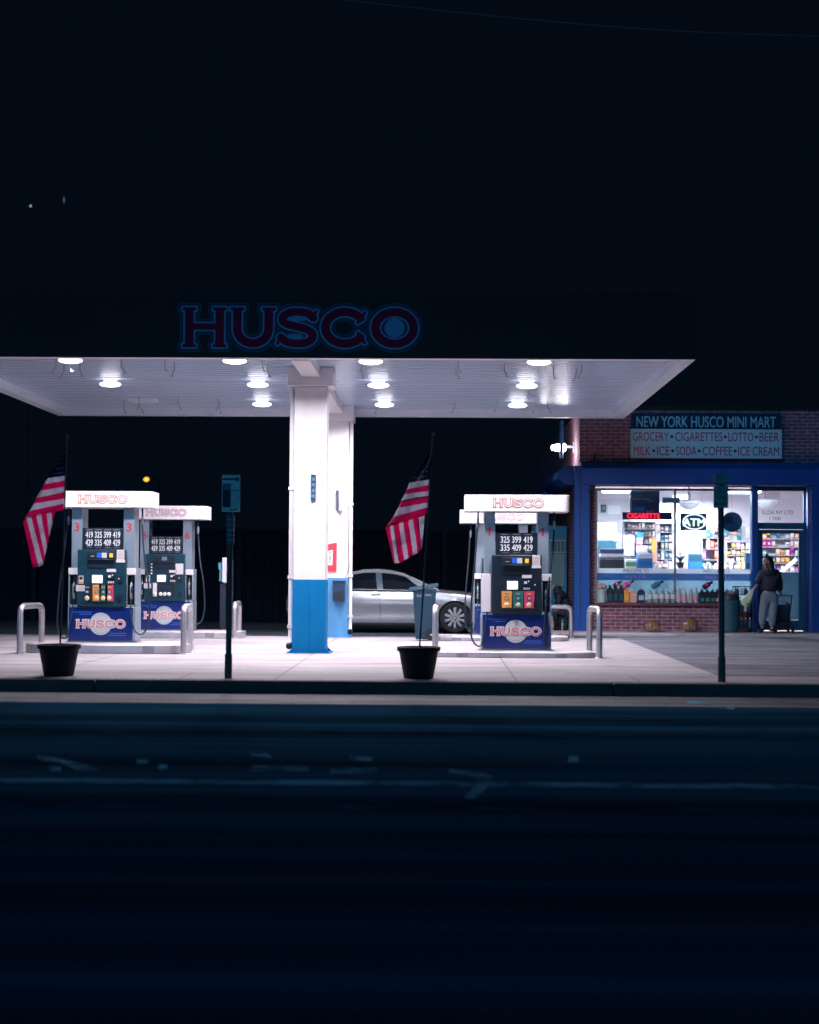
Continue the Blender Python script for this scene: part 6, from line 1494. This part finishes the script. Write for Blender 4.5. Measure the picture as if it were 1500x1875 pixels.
# seated person in a hood beside the side wall, in profile facing left
QY = 38.4; H = at(1024, 1157, QY); H.z = 0.0
def h3(px, py, dy=0.0):
    q = at(px, py, QY + dy); return (q.x - H.x, q.y - H.y, q.z - H.z)
def hc(*pts): return [(*h3(p[0], p[1], p[2]), p[3]) for p in pts]
sit = thing("person", "hooded person in black sitting hunched beside the ice freezer", "person", H, 0, "people by the shop")
geo = [skin_geo([hc((1034, 1122, 0, .13), (1034, 1110, 0, .125), (1030, 1096, 0, .13), (1024, 1089, 0, .10), (1020, 1084, 0, .055), (1018, 1080, 0, .075), (1016.5, 1076, 0, .09), (1018, 1070.5, 0, .075)),
                 hc((1024, 1089, 0, .10), (1024, 1092, -.19, .05), (1022, 1108, -.22, .042), (1013, 1112, -.16, .032)),
                 hc((1024, 1089, 0, .10), (1025, 1092, .19, .05), (1020, 1108, .2, .042), (1011, 1112, .12, .032)),
                 hc((1034, 1122, 0, .13), (1032, 1121, -.10, .085), (1016, 1119, -.12, .06), (1018, 1138, -.12, .045), (1018, 1152, -.12, .038)),
                 hc((1034, 1122, 0, .13), (1032, 1121, .10, .085), (1018, 1119, .12, .06), (1026, 1138, .12, .045), (1027, 1152, .12, .038))], 2)]
geo.append(skin_geo([hc((1011.5, 1075, 0, .02), (1009.3, 1078.2, 0, .013), (1010.2, 1079.5, 0, .012))], 1)); geo.append(skin_geo([hc((1013, 1083, 0, .03), (1012.2, 1084, 0, .022))], 1))
geo += hand(h3(1013, 1112, -.16), h3(1006, 1113, -.10), 1, (0, 0, 1), curl=Vector((0, 0, -.015))); geo += hand(h3(1011, 1112, .12), h3(1004, 1113, .08), 1, (0, 0, 1), curl=Vector((0, 0, -.015)))
join_geo(geo).build("body", M_skin, sit, ang=180)
j = [skin_geo([hc((1034.5, 1121, 0, .175), (1034.5, 1110, 0, .18), (1030.5, 1097, 0, .185), (1025, 1090, 0, .14), (1021.5, 1084, .0, .105), (1020, 1077, 0, .122), (1021, 1071.5, 0, .10)),
               hc((1025, 1090, 0, .14), (1024.5, 1093, -.2, .08), (1022.5, 1108, -.22, .066), (1014.5, 1112, -.17, .05)),
               hc((1025, 1090, 0, .14), (1025.5, 1093, .2, .08), (1020.5, 1108, .2, .066), (1012.5, 1112, .13, .05))], 2)]
join_geo(j).build("hoodie", M_jacket, sit, ang=180)
tr_ = [skin_geo([hc((1034, 1124, 0, .15), (1031, 1122, -.10, .105), (1016.5, 1120, -.12, .085), (1018, 1137, -.12, .072), (1018, 1149, -.12, .06)), hc((1034, 1124, 0, .15), (1031, 1122, .10, .105), (1018.5, 1120, .12, .085), (1026, 1137, .12, .072), (1027, 1149, .12, .06))], 2)]
join_geo(tr_).build("trousers", M_jacket, sit, ang=180)
for (px, dy) in ((1018, -.12), (1027, .12)):
    x, y, z = h3(px, 1152, dy); b = MB(); vs, fs = skin_geo([[(x, y, .09, .045), (x - .02, y, .05, .05), (x - .10, y, .045, .045), (x - .17, y, .035, .033)]], 2); b.add([(v.x, v.y, max(v.z, .002)) for v in vs], fs); b.build("shoe", M_shoe, sit, ang=180)
t = thing("milk_crate", "dark crate the hooded person sits on", "crate", (H.x + .15, QY, 0))
b = MB(); b.box(-.16, .16, -.16, .16, .02, .05)
for z in (.05, .17, .26): b.box(-.16, .16, -.165, -.15, z, z + .04); b.box(-.16, .16, .15, .165, z, z + .04); b.box(-.165, -.15, -.149, .149, z, z + .04); b.box(.15, .165, -.149, .149, z, z + .04)
for sx in (-.15, .15):
    for sy in (-.15, .15): b.box(sx - .018, sx + .018, sy - .018, sy + .018, .0, .31)
b.build("crate_frame", C_['black'], t)
jug("paper_cup", "pale paper cup stack on the ground beside the hooded person", 1011, 1154, 1128, 8, 38.1, 'rose', 'white', ('white', .3, .5), "cup").location.z = 0.0
jug("drink_bottle", "pale drink bottle on the ground behind the hooded person's leg", 1030, 1150, 1128, 4, 38.05, 'pale', 'pale', None, "bottle").location.z = 0.0
